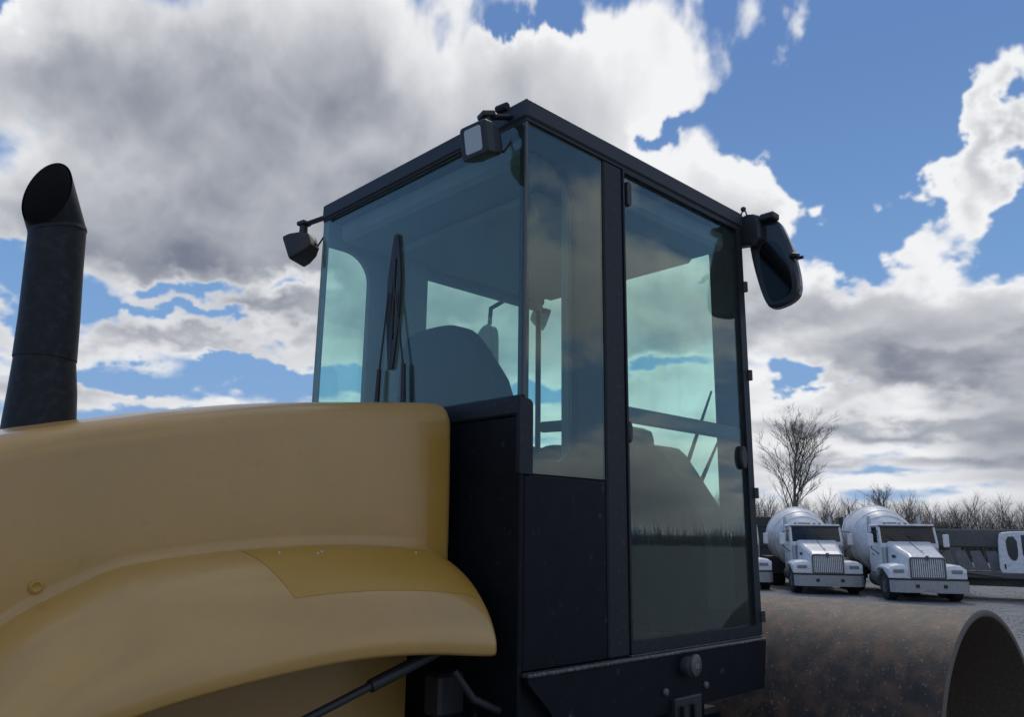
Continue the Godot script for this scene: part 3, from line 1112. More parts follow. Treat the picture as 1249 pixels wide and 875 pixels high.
	# door on the left
	b = Buf.new()
	b.plate(Transform3D(SIDE, Vector3(0, 0, L + 0.035)), rrect(0.402, 1.357, FX - 0.01, 3.1175, [0.002, 0.002, 0.002, 0.002]), rrect(0.56, 1.42, 1.372, 2.983, [0.03, 0.03, 0.02, 0.02]), 0.035)
	var far_door := put("cab_door", b, M.inner, root)
	pane("door_pane", far_door, 0.555, 1.375, 1.415, 2.99, L + 0.012, L + 0.018)
	b = Buf.new()
	b.bx(0.558, 1.31, 2.15, 2.205, L + 0.05, L + 0.075, 0.006)
	put("door_rail", b, M.grey_rail, far_door)

	# windscreen
	b = Buf.new()
	b.plate(Transform3D(REAR, Vector3(FX - 0.028, 0, 0)), rrect(L + 0.004, 1.461, -0.012, 3.1175, [0.002, 0.002, 0.002, 0.002]), rrect(L + 0.014, 1.50, -0.16, 3.062, [0.05, 0.05, 0.04, 0.04]), 0.028)
	var front := put("windscreen", b, M.black, root)
	pane("windscreen_pane", front, FX - 0.018, FX - 0.012, 1.495, 3.067, L + 0.011, -0.156)
	for k in [[Vector3(1.41, 2.05, -0.36), Vector3(1.41, 2.40, -0.205)], [Vector3(1.41, 1.98, -0.285), Vector3(1.41, 2.17, -0.18), Vector3(1.41, 2.42, -0.165)]]:
		b = Buf.new()
		b.tube(k, [0.011, 0.005, 0.004], 8)
		put("wiper_arm", b, M.plastic, front)
	b = Buf.new()
	b.bx(1.40, 1.412, 2.08, 2.72, -0.178, -0.170, 0.002)
	put("wiper_blade", b, M.plastic, front)

	# seat
	b = Buf.new()
	var back := smooth_loop([Vector2(-0.93, 2.575), Vector2(-0.70, 2.575), Vector2(-0.585, 2.55), Vector2(-0.47, 2.42), Vector2(-0.35, 2.26), Vector2(-0.33, 1.75), Vector2(-0.97, 1.75), Vector2(-0.98, 2.45)], 2)
	slab(b, Transform3D(REAR, Vector3(0.2, 0, 0)), back, 0.13, 0.03)
	var seat := put("operator_seat", b, M.seat, root)
	b = Buf.new()
	b.bx(0.30, 0.86, 1.70, 1.83, -0.93, -0.37, 0.05)
	put("cushion", b, M.seat, seat)
	b = Buf.new()
	b.bx(0.38, 0.8, 1.352, 1.69, -0.85, -0.45, 0.02)
	put("pedestal", b, M.plastic, seat)
	for z in [-0.31, -0.99]:
		b = Buf.new()
		b.bx(0.34, 0.78, 2.0, 2.06, z - 0.035, z + 0.035, 0.02)
		b.bx(0.34, 0.40, 1.75, 2.0, z - 0.02, z + 0.02, 0.01)
		put("armrest", b, M.seat, seat)

	# console with steering wheel in front of the seat
	b = Buf.new()
	slab(b, Transform3D(REAR, Vector3(1.08, 0, 0)), smooth_loop([Vector2(-0.41, 1.36), Vector2(-0.41, 2.10), Vector2(-0.385, 2.13), Vector2(-0.31, 2.14), Vector2(-0.255, 2.095), Vector2(-0.05, 1.79), Vector2(-0.05, 1.36)], 1), 0.2, 0.015)
	var con := put("control_console", b, M.trim, root)
	b = Buf.new()
	slab(b, Transform3D(REAR, Vector3(1.08, 0, 0)), smooth_loop([Vector2(-0.72, 1.36), Vector2(-0.66, 2.20), Vector2(-0.60, 2.245), Vector2(-0.45, 2.235), Vector2(-0.43, 2.17), Vector2(-0.425, 1.36)], 1), 0.2, 0.015)
	put("instrument_pod", b, M.trim, con)
	b = Buf.new()
	var ring := []
	var wt := Transform3D(Basis(Vector3(0, 0, 1), -0.55), Vector3(0.98, 2.02, -0.65))
	for i in 33:
		var a := TAU * i / 32
		ring.append(wt * Vector3(cos(a) * 0.19, 0, sin(a) * 0.19))
	b.tube(ring, [0.014], 8, false)
	for i in 3:
		var a := TAU * i / 3
		b.tube([wt * Vector3.ZERO, wt * Vector3(cos(a) * 0.19, 0, sin(a) * 0.19)], [0.012], 6)
	b.tube([wt * Vector3.ZERO, Vector3(1.15, 1.8, -0.65)], [0.03], 10)
	put("steering_wheel", b, M.plastic, con)
	b = Buf.new()
	b.tube([Vector3(1.33, 2.31, -1.20), Vector3(1.33, 2.30, -0.9), Vector3(1.33, 2.30, -0.7)], [0.03], 10)
	b.bx(1.30, 1.36, 2.20, 2.30, -0.95, -0.80, 0.02)
	put("grab_bar", b, M.trim, con)

	for k in [Vector3(0.70, 2.05, -0.30), Vector3(0.74, 2.05, -0.33)]:
		b = Buf.new()
		b.tube([k, k + Vector3(0.02, 0.15, 0.01)], [0.007], 8)
		b.lathe(Transform3D(Basis(Vector3(0, 1, 0), Vector3(-1, 0, 0), Vector3(0, 0, 1)), k + Vector3(0.02, 0.14, 0.01)), [Vector2(0, 0), Vector2(0.01, 0.02), Vector2(0.035, 0.024), Vector2(0.06, 0.016), Vector2(0.066, 0)], 12)
		put("lever", b, M.plastic, con)

	# mirror on its arm at the front corner
	b = Buf.new()
	slab(b, Transform3D(Basis(Vector3(0, 1, 0), 0.12) * REAR, Vector3(1.43, 0, 0)), smooth_loop([Vector2(0.006, 3.10), Vector2(0.05, 3.17), Vector2(0.145, 3.165), Vector2(0.185, 3.07), Vector2(0.215, 2.96), Vector2(0.232, 2.83), Vector2(0.212, 2.765), Vector2(0.105, 2.735), Vector2(0.066, 2.77), Vector2(0.022, 2.95)], 2), 0.06, 0.014)
	var mir := put("side_mirror", b, M.gloss_plastic, root)
	b = Buf.new()
	slab(b, Transform3D(Basis(Vector3(0, 1, 0), 0.12) * REAR, Vector3(1.4285, 0, 0)), smooth_loop([Vector2(0.052, 3.00), Vector2(0.08, 3.06), Vector2(0.14, 3.05), Vector2(0.17, 2.99), Vector2(0.202, 2.85), Vector2(0.19, 2.79), Vector2(0.12, 2.765), Vector2(0.085, 2.79)], 2), 0.004, 0.001)
	put("mirror_glass", b, M.mirror_glass, mir)
	b = Buf.new()
	slab(b, Transform3D(REAR, Vector3(1.39, 0, 0)), smooth_loop([Vector2(-0.095, 3.05), Vector2(-0.07, 3.165), Vector2(-0.01, 3.19), Vector2(0.05, 3.195), Vector2(0.09, 3.17), Vector2(0.085, 3.03), Vector2(-0.02, 3.055)], 1), 0.06, 0.012)
	put("mirror_arm", b, M.plastic, mir)
	b = Buf.new()
	b.bx(1.40, 1.46, 3.145, 3.178, 0.085, 0.155, 0.006)
	put("mirror_clamp", b, M.plastic, mir)
	b = Buf.new()
	b.tube([Vector3(1.45, 2.965, 0.20), Vector3(1.45, 2.955, 0.235)], [0.016, 0.012], 8)
	b.tube([Vector3(1.45, 2.945, 0.225), Vector3(1.45, 2.945, 0.255)], [0.008], 8)
	put("adjuster_knob", b, M.plastic, mir)
	b = Buf.new()
	b.tube([Vector3(1.385, 3.185, 0.0), Vector3(1.387, 3.212, 0.014), Vector3(1.387, 3.205, 0.028), Vector3(1.387, 3.185, 0.033)], [0.0035], 6)
	b.lathe(Transform3D(Basis(), Vector3(1.38, 3.218, 0.018)), [Vector2(-0.004, 0), Vector2(0, 0.011), Vector2(0.008, 0.013), Vector2(0.014, 0.009), Vector2(0.016, 0)], 12)
	put("antenna_stub", b, M.plastic, mir)

	# the far mirror, seen through the panes
	b = Buf.new()
	slab(b, Transform3D(REAR, Vector3(1.20, 0, 0)), smooth_loop([Vector2(-1.62, 2.86), Vector2(-1.56, 2.92), Vector2(-1.50, 2.92), Vector2(-1.47, 2.86), Vector2(-1.47, 2.60), Vector2(-1.52, 2.55), Vector2(-1.60, 2.58), Vector2(-1.64, 2.72)], 2), 0.06, 0.014)
	var mir2 := put("side_mirror", b, M.plastic, root)
	b = Buf.new()
	b.tube([Vector3(1.36, 3.05, -1.30), Vector3(1.30, 3.08, -1.44), Vector3(1.24, 3.02, -1.53), Vector3(1.23, 2.88, -1.53)], [0.014], 8)
	put("mirror_arm", b, M.plastic, mir2)

	# work lamps: rear right, rear left, and one ahead of the cab's far corner
	lamp(root, Transform3D(Basis(Vector3(0, 1, 0), deg_to_rad(4)) * Basis(Vector3(0, 0, 1), deg_to_rad(10)), Vector3(-0.11, 3.03, -0.095)), Vector3(0.02, 3.165, -0.06), 0.86)
	lamp(root, Transform3D(Basis(Vector3(0, 1, 0), deg_to_rad(-62)) * Basis(Vector3(0, 0, 1), deg_to_rad(22)), Vector3(-0.03, 3.03, -1.43)), Vector3(0.01, 3.15, -1.27), 0.92)
	lamp(root, Transform3D(Basis(Vector3(0, 1, 0), deg_to_rad(140)) * Basis(Vector3(0, 0, 1), deg_to_rad(20)), Vector3(1.47, 2.98, -1.36)), Vector3(1.39, 3.13, -1.28), 0.8)
	b = Buf.new()
	b.tube([Vector3(-0.035, 3.11, -0.17), Vector3(-0.035, 3.10, -0.26)], [0.018, 0.012], 10)
	b.tube([Vector3(-0.02, 3.20, -0.08), Vector3(-0.02, 3.205, -0.13)], [0.014], 8)
	b.tube([Vector3(-0.016, 3.12, -0.26), Vector3(-0.016, 3.116, -0.7), Vector3(-0.016, 3.117, -1.25)], [0.006], 6)
	put("lamp_cable", b, M.rubber, root)

func lamp(root: Node3D, t: Transform3D, foot: Vector3, s: float) -> void:
	# square work lamp, lens towards -x of its own frame
	var b := Buf.new()
	var rows := []
	for k in [[-0.06, 0.92], [-0.055, 1.0], [-0.02, 0.98], [0.03, 0.8], [0.065, 0.5], [0.07, 0.0]]:
		var ring := []
		for p in rrect(-0.072, -0.068, 0.072, 0.068, [0.015, 0.015, 0.015, 0.015], 3):
			ring.append(t * (Vector3(k[0], p.y * k[1], p.x * k[1]) * s))
		rows.append(ring)
	for i in rows.size() - 1:
		for j in rows[i].size():
			var j2: int = (j + 1) % rows[i].size()
			b.poly([rows[i][j], rows[i][j2], rows[i + 1][j2], rows[i + 1][j]], (rows[i][j] + rows[i + 1][j2]) * 0.5 - t.origin)
	b.poly(rows[0], t.basis * Vector3(-1, 0, 0))
	var o := put("work_lamp", b, M.plastic, root)
	b = Buf.new()
	slab(b, Transform3D(t.basis * REAR, t * (Vector3(-0.064, 0, 0) * s)), Array(rrect(-0.044 * s, -0.05 * s, 0.044 * s, 0.05 * s, [0.01, 0.01, 0.01, 0.01], 3)), 0.006, 0.002)
	put("lens", b, M.lens, o)
	b = Buf.new()
	var top := t * (Vector3(0.02, 0.06, 0) * s)
	b.tube([top, top + Vector3(0.0, 0.05 * s, 0)], [0.022 * s, 0.02 * s], 10)
	var elbow := top + Vector3(0.0, 0.055 * s, 0)
	var dir := foot - elbow
	var bs := Basis.looking_at(dir.normalized(), Vector3.UP)
	b.box(Transform3D(bs, (elbow + foot) * 0.5), Vector3(0.03, 0.012, dir.length() + 0.03), 0.003)
	b.box(Transform3D(bs, elbow + Vector3(0, 0.005, 0)), Vector3(0.05, 0.02, 0.05), 0.004)
	put("bracket", b, M.plastic, o)
	b = Buf.new()
	var back := t * (Vector3(0.06, 0.0, 0.01) * s)
	b.tube([back, back + Vector3(0.03, -0.02, 0.01) * s, (back + foot) * 0.5 + Vector3(0.03, -0.01, 0.0), foot + Vector3(0.0, -0.03, 0.0)], [0.0045], 6)
	put("cable", b, M.rubber, o)

func build_drum(root: Node3D) -> void:
	var R := 0.72
	var T := 0.030
	var t := Transform3D(Basis(Vector3(0, 0, 1), Vector3(0, 1, 0), Vector3(-1, 0, 0)), Vector3(2.40, 0.72, 0.0))
	var z1 := 0.535
	var z0 := 2.0 * ZC - z1
	var b := Buf.new()
	b.lathe(t, [Vector2(z0, R), Vector2(z1 - 0.006, R)], 96)
	var drum := put("roller_drum", b, M.drum, root)
	drum.set_meta("label", "rusty smooth steel drum with an open end")
	for e in 2:
		b = Buf.new()
		var s := 1.0 if e == 0 else -1.0
		var z: float = z1 if e == 0 else z0
		b.lathe(t, [Vector2(z - 0.006 * s, R), Vector2(z, R - 0.006), Vector2(z, R - T + 0.004), Vector2(z - 0.004 * s, R - T)], 96)
		put("rim_edge", b, M.drum_lip, drum)
		b = Buf.new()
		b.lathe(t, [Vector2(z - 0.004 * s, R - T), Vector2(z - 0.42 * s, R - T), Vector2(z - 0.42 * s, 0.2), Vector2(z - 0.30 * s, 0.18), Vector2(z - 0.30 * s, 0.0)], 64)
		put("bulkhead", b, M.drum_lip, drum)
	b = Buf.new()
	b.bx(1.46, 1.62, 0.55, 1.0, -1.0, -0.35, 0.02)
	put("frame_yoke", b, M.black_scuffed, root)
	b = Buf.new()
	b.bx(1.60, 3.25, 0.60, 0.86, z0 - 0.16, z0 - 0.05, 0.01)
	put("front_frame", b, M.black_scuffed, root)

func build_compactor() -> void:
	var root := thing("soil_compactor", "yellow and black soil compactor with glass cab, tall exhaust and rusty drum", "roller")
	build_hood(root)
	build_exhaust(root)
	build_cab(root)
	build_drum(root)

# ------------------------------------------------------------------ setting
const LOW := -0.25

func ground_y(x: float, z: float) -> float:
	var d := Vector2(x, z).length()
	return LOW * smoothstep(7.0, 17.0, d)

func build_ground() -> void:
	var b := Buf.new()
	var rows := []
	for i in 49:
		var r := 0.05 + 620.0 * pow(i / 48.0, 3.2)
		var ring := []
		for j in 72:
			var a := TAU * j / 72
			var x := cos(a) * r
			var z := sin(a) * r
			ring.append(Vector3(x, ground_y(x, z), z))
		rows.append(ring)
	b.sheet(rows, Vector3(0, -100, 0), true)
	var g := put("ground", b, M.gravel)
	g.set_meta("kind", "structure")
	# loose stones in the part of the yard that shows past the drum
	rng.seed = 77
	var mm := MultiMesh.new()
	mm.transform_format = MultiMesh.TRANSFORM_3D
	mm.use_colors = true
	var s := Buf.new()
	var ring := [Vector3(1, 0.1, 0), Vector3(0.3, 0.05, 0.9), Vector3(-0.8, 0.1, 0.6), Vector3(-0.8, 0.0, -0.5), Vector3(0.3, 0.1, -0.9)]
	for j in 5:
		s.poly([ring[j], ring[(j + 1) % 5], Vector3(0.1, 0.75, 0.05)], ring[j] + Vector3.UP)
		s.poly([ring[j], ring[(j + 1) % 5], Vector3(0, -0.5, 0)], ring[j] + Vector3.DOWN)
	mm.mesh = s.mesh()
	var n := 9000
	mm.instance_count = n
	for k in n:
		var az := deg_to_rad(rng.randf_range(56.0, 84.0))
		var r := rng.randf_range(6.0, 60.0)
		if rng.randf() < 0.5:
			r = rng.randf_range(6.0, 26.0)
		var x := -1.73 + sin(az) * r
		var z := 1.74 - cos(az) * r
		var q := rng.randf_range(0.012, 0.045)
		var bs := Basis(Vector3.UP, rng.randf() * TAU).scaled(Vector3(q, q * 0.8, q * rng.randf_range(0.6, 1.0)))
		mm.set_instance_transform(k, Transform3D(bs, Vector3(x, ground_y(x, z) + q * 0.1, z)))
		var c := rng.randf_range(0.14, 0.36)
		mm.set_instance_color(k, Color(c, c * 0.985, c * 0.96))
	var o := MultiMeshInstance3D.new()
	o.name = "gravel"
	o.multimesh = mm
	var sm := mat(1, 1, 1, 0.9)
	sm.vertex_color_use_as_albedo = true
	o.material_override = sm
	add_child(o)
	o.set_meta("kind", "stuff")
	tag(o, "loose grey gravel scattered over the yard", "gravel")

# ------------------------------------------------------------------ bare trees
func limb(b: Buf, p: Vector3, dir: Vector3, length: float, rad: float, level: int, most: int, spread: float) -> void:
	var pts := [p]
	var radii := [rad]
	var d := dir
	var steps := 4 if level < 2 else 3
	for i in steps:
		var wob := 0.10 if level == 0 else 0.20
		d = (d + Vector3(rng.randf_range(-wob, wob), rng.randf_range(-0.05, 0.11), rng.randf_range(-wob, wob))).normalized()
		p += d * length / steps
		pts.append(p)
		radii.append(rad * lerpf(1.0, 0.42, (i + 1.0) / steps))
	b.tube(pts, radii, 7 if level == 0 else (5 if level == 1 else 3), false)
	if level >= most:
		return
	var kids := 14 if level == 0 else (9 if level == 1 else 5)
	for k in kids:
		var f := rng.randf_range(0.25, 1.0) if level > 0 else lerpf(0.02, 0.95, (k + rng.randf() * 0.8) / kids)
		var at := f * steps
		var i := mini(int(at), steps - 1)
		var q: Vector3 = pts[i].lerp(pts[i + 1], at - i)
		var a := rng.randf() * TAU
		var out := Vector3(cos(a), 0, sin(a))
		var along: Vector3 = (pts[i + 1] - pts[i]).normalized()
		var nd := (along * rng.randf_range(0.8, 1.1) + out * rng.randf_range(0.55, 0.85) * spread + Vector3.UP * 0.1).normalized()
		limb(b, q, nd, length * (rng.randf_range(0.42, 0.62) if level > 0 else rng.randf_range(0.62, 0.8) * lerpf(1.0, 0.42, f)), maxf(rad * lerpf(0.48, 0.32, f), 0.0065), level + 1, most, spread)

func tree(called: String, label: String, at: Vector3, height: float, rad: float, most: int, spread: float, s: int, group := "") -> Node3D:
	rng.seed = s
	var t := thing(called, label, "tree", at, 0.0, group)
	var b := Buf.new()
	b.tube([Vector3(0, -0.1, 0), Vector3(0.02, height * 0.1, 0), Vector3(0.0, height * 0.22, 0.03)], [rad * 1.25, rad, rad * 0.9], 9, false)
	put("trunk", b, M.bark, t)
	b = Buf.new()
	limb(b, Vector3(0.0, height * 0.21, 0.03), Vector3(0.02, 1, 0), height * 0.60, rad * 0.92, 0, most, spread)
	put("crown", b, M.twig, t)
	return t

func from_eye(az: float, dist: float) -> Vector3:
	var a := deg_to_rad(az)
	return Vector3(-1.73 + sin(a) * dist, LOW, 1.74 - cos(a) * dist)

func build_woods() -> void:
	tree("bare_tree", "tall bare tree with a round airy crown standing behind the mixer trucks", from_eye(63.2, 62.0), 10.9, 0.15, 4, 0.95, 4)
	tree("bare_tree", "many-stemmed bare tree with a fan of branches between the two whole mixer trucks", from_eye(69.1, 80.0), 7.0, 0.12, 3, 1.25, 12)
	var kinds := []
	for k in 4:
		kinds.append(tree("bare_sapling", "slim leafless tree in the thicket along the far edge of the yard", from_eye(58.0 + k * 1.3, 86.0 + k * 2.0), 6.6, 0.06, 2, 0.8, 30 + k, "leafless trees of the thicket"))
	rng.seed = 5
	for k in 80:
		var src: Node3D = kinds[k % 4]
		var o := src.duplicate()
		o.name = numbered("bare_sapling")
		add_child(o)
		o.position = from_eye(57.0 + k * 0.30 + rng.randf_range(-0.3, 0.3), rng.randf_range(82.0, 100.0))
		o.rotation.y = rng.randf() * TAU
		var q := rng.randf_range(0.72, 1.08)
		o.scale = Vector3(q, q, q)
	# undergrowth all round the yard: a mass of stems nobody could count
	for part in 2:
		var b := Buf.new()
		var n := 36000 if part == 0 else 34000
		for k in n:
			var az := rng.randf_range(48.0, 92.0) if part == 0 else rng.randf_range(92.0, 408.0)
			var p := from_eye(az, rng.randf_range(84.0, 112.0) if part == 0 else rng.randf_range(150.0, 230.0))
			var h := rng.randf_range(1.3, 3.5) * (1.0 + 0.25 * sin(az * 0.9) * sin(az * 0.37))
			var thin := rng.randf() < 0.32
			if thin:
				h = rng.randf_range(2.5, 5.6)
			var lean := Vector3(rng.randf_range(-0.3, 0.3), 1, rng.randf_range(-0.3, 0.3)) * h
			var w := rng.randf_range(0.02, 0.065) if part == 0 else rng.randf_range(0.04, 0.10)
			if thin and part == 0:
				w = rng.randf_range(0.012, 0.028)
			var side := Vector3(cos(k), 0, sin(k)) * w
			var other := Vector3(-side.z, 0, side.x)
			var top := p + lean
			for e in [[side, other], [other, -side], [-side, -other], [-other, side]]:
				var m: Vector3 = (e[0] + e[1]).normalized()
				b.tri(p + e[0], p + e[1], top, m, m, m)
			if part == 0:
				for f in 2:
					var q := p + lean * rng.randf_range(0.3, 0.8)
					var d := Vector3(rng.randf_range(-1, 1), rng.randf_range(0.2, 1), rng.randf_range(-1, 1)) * h * 0.3
					var m := Vector3(-d.z, 0, d.x).normalized()
					b.tri(q - m * w * 0.35, q + m * w * 0.35, q + d, Vector3.UP, Vector3.UP, Vector3.UP)
					b.tri(q - Vector3.UP * w * 0.35, q + Vector3.UP * w * 0.35, q + d, m, m, m)
		var o := put("undergrowth", b, M.brush)
		if part == 1:
			o.name = "undergrowth_001"
		o.set_meta("kind", "stuff")
		tag(o, "brown leafless undergrowth closing off the yard behind the trucks" if part == 0 else "dark band of leafless scrub ringing the rest of the yard", "undergrowth")

# ------------------------------------------------------------------ mixer trucks (forward +x, right +z, base under the bumper)
func loft(b: Buf, sections: Array, inside: Vector3) -> void:
	# sections: closed rings of as many points each, flat shaded
	for i in sections.size() - 1:
		var k: int = sections[i].size()
		for j in k:
			var j2 := (j + 1) % k
			var q := [sections[i][j], sections[i][j2], sections[i + 1][j2], sections[i + 1][j]]
			var m: Vector3 = (q[0] + q[1] + q[2] + q[3]) * 0.25
			b.poly(q, m - Vector3(m.x, inside.y, inside.z) if absf(m.x - inside.x) < 1e-3 else m - Vector3(m.x * 0.9 + inside.x * 0.1, inside.y, inside.z))
	b.poly(sections[0], sections[0][0] - sections[1][0])
	b.poly(sections[-1], sections[-1][0] - sections[-2][0])

func ring_at(x: float, y0: float, y1: float, w0: float, w1: float, r: float) -> Array:
	# a cross-section: y0 up to y1, half width w0 below and w1 above, rounded upper corners
	var p := [Vector3(x, y0, -w0), Vector3(x, y0, w0)]
	for i in 5:
		var a := PI / 2 * i / 4
		p.append(Vector3(x, y1 - r + sin(a) * r, w1 - r + cos(a) * r))
	for i in 5:
		var a := PI / 2 + PI / 2 * i / 4
		p.append(Vector3(x, y1 - r + sin(a) * r, -w1 + r + cos(a) * r))
	return p

func truck_wheel(t: Node3D, x: float, z: float, wide: float, r: float) -> void:
	var s := signf(z)
	var b := Buf.new()
	var tr := Transform3D(Basis(Vector3(0, 0, s), Vector3(0, 1, 0), Vector3(-s, 0, 0)), Vector3(x, r, z))
	b.lathe(tr, [Vector2(-wide, 0.3), Vector2(-wide, r * 0.9), Vector2(-wide * 0.8, r), Vector2(wide * 0.8, r), Vector2(wide, r * 0.9), Vector2(wide * 0.95, 0.3), Vector2(wide * 0.5, 0.27)], 24)
	var w := put("wheel", b, M.rubber, t)
	b = Buf.new()
	b.lathe(tr, [Vector2(wide * 0.9, 0.29), Vector2(wide * 0.4, 0.24), Vector2(wide * 0.35, 0.14), Vector2(wide * 0.85, 0.12), Vector2(wide * 0.95, 0.0)], 20)
	put("rim", b, M.dirty_grey, w)

func build_truck() -> Node3D:
	var t := thing("mixer_truck", "", "mixer truck")
	var b := Buf.new()
	b.bx(-8.3, -0.5, 0.62, 0.88, -0.46, 0.46, 0.02)
	b.bx(-0.9, -0.3, 0.45, 0.7, -0.55, 0.55, 0.02)
	put("chassis", b, M.dirty_grey, t)
	# bumper with swept ends and two tow hooks
	b = Buf.new()
	var bar := [Vector2(-0.22, -1.2), Vector2(-0.05, -1.08), Vector2(0.0, -0.8), Vector2(0.0, 0.8), Vector2(-0.05, 1.08), Vector2(-0.22, 1.2), Vector2(-0.30, 1.19), Vector2(-0.16, 1.0), Vector2(-0.12, 0.0), Vector2(-0.16, -1.0), Vector2(-0.30, -1.19)]
	var lo := []
	var hi := []
	for p in bar:
		lo.append(Vector3(p.x, 0.30, p.y)); hi.append(Vector3(p.x, 0.68, p.y))
	for j in bar.size():
		var j2 := (j + 1) % bar.size()
		b.poly([lo[j], lo[j2], hi[j2], hi[j]], (lo[j] + lo[j2]) * 0.5 - Vector3(-0.14, 0.3, (lo[j].z + lo[j2].z) * 0.48))
	for j in range(0, 5):
		b.poly([hi[j], hi[j + 1], hi[10 - j - 1 if j < 5 else 5], hi[(10 - j)]], Vector3.UP)
	var bump := put("bumper", b, M.dull_white, t)
	for z in [-0.42, 0.42]:
		b = Buf.new()
		b.bx(-0.02, 0.012, 0.45, 0.56, z - 0.06, z + 0.06, 0.01)
		put("tow_hook", b, M.dark, bump)
	b = Buf.new()
	b.bx(-0.02, 0.014, 0.36, 0.50, -0.16, 0.16, 0.005)
	put("number_plate", b, M.dull_white, bump)
	b = Buf.new()
	b.bx(-0.28, -0.03, 0.682, 0.73, -1.1, 1.1, 0.01)
	put("bumper_step", b, M.dark, bump)
	# hood
	b = Buf.new()
	loft(b, [ring_at(-0.22, 0.72, 1.42, 0.60, 0.56, 0.10), ring_at(-0.45, 0.72, 1.52, 0.62, 0.58, 0.14), ring_at(-1.1, 0.76, 1.68, 0.70, 0.66, 0.16), ring_at(-1.85, 0.8, 1.90, 0.80, 0.76, 0.14)], Vector3(-1.0, 1.2, 0))
	var hood := put("hood", b, M.white, t)
	b = Buf.new()
	b.bx(-1.75, -0.5, 1.6, 1.615, -0.012, 0.012)
	b.box(Transform3D(Basis(Vector3(0, 0, 1), -0.28), Vector3(-1.1, 1.70, 0)), Vector3(1.4, 0.02, 0.03), 0.005)
	put("hood_seam", b, M.dull_white, hood)
	for s in [-1.0, 1.0]:
		b = Buf.new()
		b.bx(-1.45, -1.15, 1.35, 1.45, s * 0.695, s * 0.72, 0.01)
		put("side_vent", b, M.dark, hood)
		b = Buf.new()
		b.tube([Vector3(-1.78, 1.15, s * 0.84), Vector3(-1.78, 1.70, s * 0.84)], [0.085], 14)
		put("air_cleaner", b, M.chrome, hood)
	# grille: surround, dark core, bars and a crest strip
	b = Buf.new()
	b.plate(Transform3D(Basis(Vector3(0, 0, -1), Vector3(0, 1, 0), Vector3(1, 0, 0)), Vector3(-0.19, 0, 0)), rrect(-0.545, 0.735, 0.545, 1.40, [0.02, 0.02, 0.08, 0.08]), rrect(-0.50, 0.77, 0.50, 1.36, [0.02, 0.02, 0.05, 0.05]), 0.06)
	var gr := put("grille", b, M.dirty_grey, t)
	b = Buf.new()
	b.bx(-0.24, -0.222, 0.75, 1.38, -0.52, 0.52)
	put("core", b, M.dark, gr)
	for k in 15:
		b = Buf.new()
		var z := -0.455 + k * 0.065
		b.bx(-0.225, -0.205, 0.77, 1.36, z - 0.009, z + 0.009)
		put("bar", b, M.grille_bar if k % 5 else M.dirty_grey, gr)
	b = Buf.new()
	b.plate(Transform3D(Basis(Vector3(0, 0, -1), Vector3(0, 1, 0), Vector3(1, 0, 0)), Vector3(-0.17, 0, 0)), PackedVector2Array([Vector2(0, 1.28), Vector2(0.05, 1.38), Vector2(0.045, 1.46), Vector2(-0.045, 1.46), Vector2(-0.05, 1.38)]), PackedVector2Array(), 0.03)
	put("crest", b, M.dirty_grey, gr)
	# fenders with headlights
	for s in [-1.0, 1.0]:
		b = Buf.new()
		var rows := []
		for st in [[-0.24, 0.74, 1.02, 1.16], [-0.30, 0.74, 1.12, 1.2], [-0.55, 0.90, 1.17, 1.22], [-0.85, 1.02, 1.18, 1.22], [-1.2, 1.04, 1.18, 1.22], [-1.55, 0.98, 1.14, 1.2], [-1.78, 0.76, 1.0, 1.16]]:
			rows.append([Vector3(st[0], st[1], s * 0.58), Vector3(st[0], st[2], s * 0.58), Vector3(st[0], st[2] + 0.02, s * 0.85), Vector3(st[0], st[2] - 0.02, s * (st[3] - 0.12)), Vector3(st[0], st[2] - 0.10, s * st[3]), Vector3(st[0], st[1], s * st[3])])
		loft(b, rows, Vector3(-1.0, 0.9, s * 0.88))
		var f := put("fender", b, M.white, t)
		b = Buf.new()
		b.bx(-0.245, -0.225, 0.90, 1.02, s * 0.72, s * 1.06, 0.008)
		put("lamp_surround", b, M.dull_white, f)
		for z in [0.81, 0.97]:
			b = Buf.new()
			b.bx(-0.228, -0.215, 0.915, 1.005, s * z - 0.065, s * z + 0.065, 0.005)
			put("headlight", b, M.lamp_glass, f)
	# cab
	b = Buf.new()
	var prof := [Vector2(-1.84, 0.80), Vector2(-1.84, 1.86), Vector2(-2.06, 2.42), Vector2(-2.14, 2.47), Vector2(-3.15, 2.50), Vector2(-3.22, 2.42), Vector2(-3.22, 0.80)]
	# body below the windows, posts and roof, so that one can look through
	b.bx(-3.22, -1.85, 0.70, 1.84, -0.96, 0.96, 0.03)
	b.bx(-3.22, -3.14, 1.84, 2.44, -0.94, 0.94, 0.01)
	b.bx(-3.22, -2.02, 2.38, 2.50, -0.95, 0.95, 0.05)
	for s in [-1.0, 1.0]:
		b.tube([Vector3(-1.88, 1.82, s * 0.92), Vector3(-2.07, 2.42, s * 0.90)], [0.045], 8)
		b.tube([Vector3(-2.05, 1.84, s * 0.94), Vector3(-2.15, 2.40, s * 0.93)], [0.025], 8)
		b.bx(-3.2, -2.86, 1.84, 2.40, s * 0.92, s * 0.95, 0.008)
	var cab := put("cab", b, M.white, t)
	b = Buf.new()
	b.poly([Vector3(-1.87, 1.85, -0.90), Vector3(-1.87, 1.85, 0.90), Vector3(-2.045, 2.39, 0.88), Vector3(-2.045, 2.39, -0.88)], Vector3(1, 0.3, 0))
	put("windscreen", b, M.truck_glass, cab)
	b = Buf.new()
	b.bx(-2.10, -1.98, 2.40, 2.44, -0.93, 0.93, 0.01)
	put("sun_visor", b, M.dark, cab)
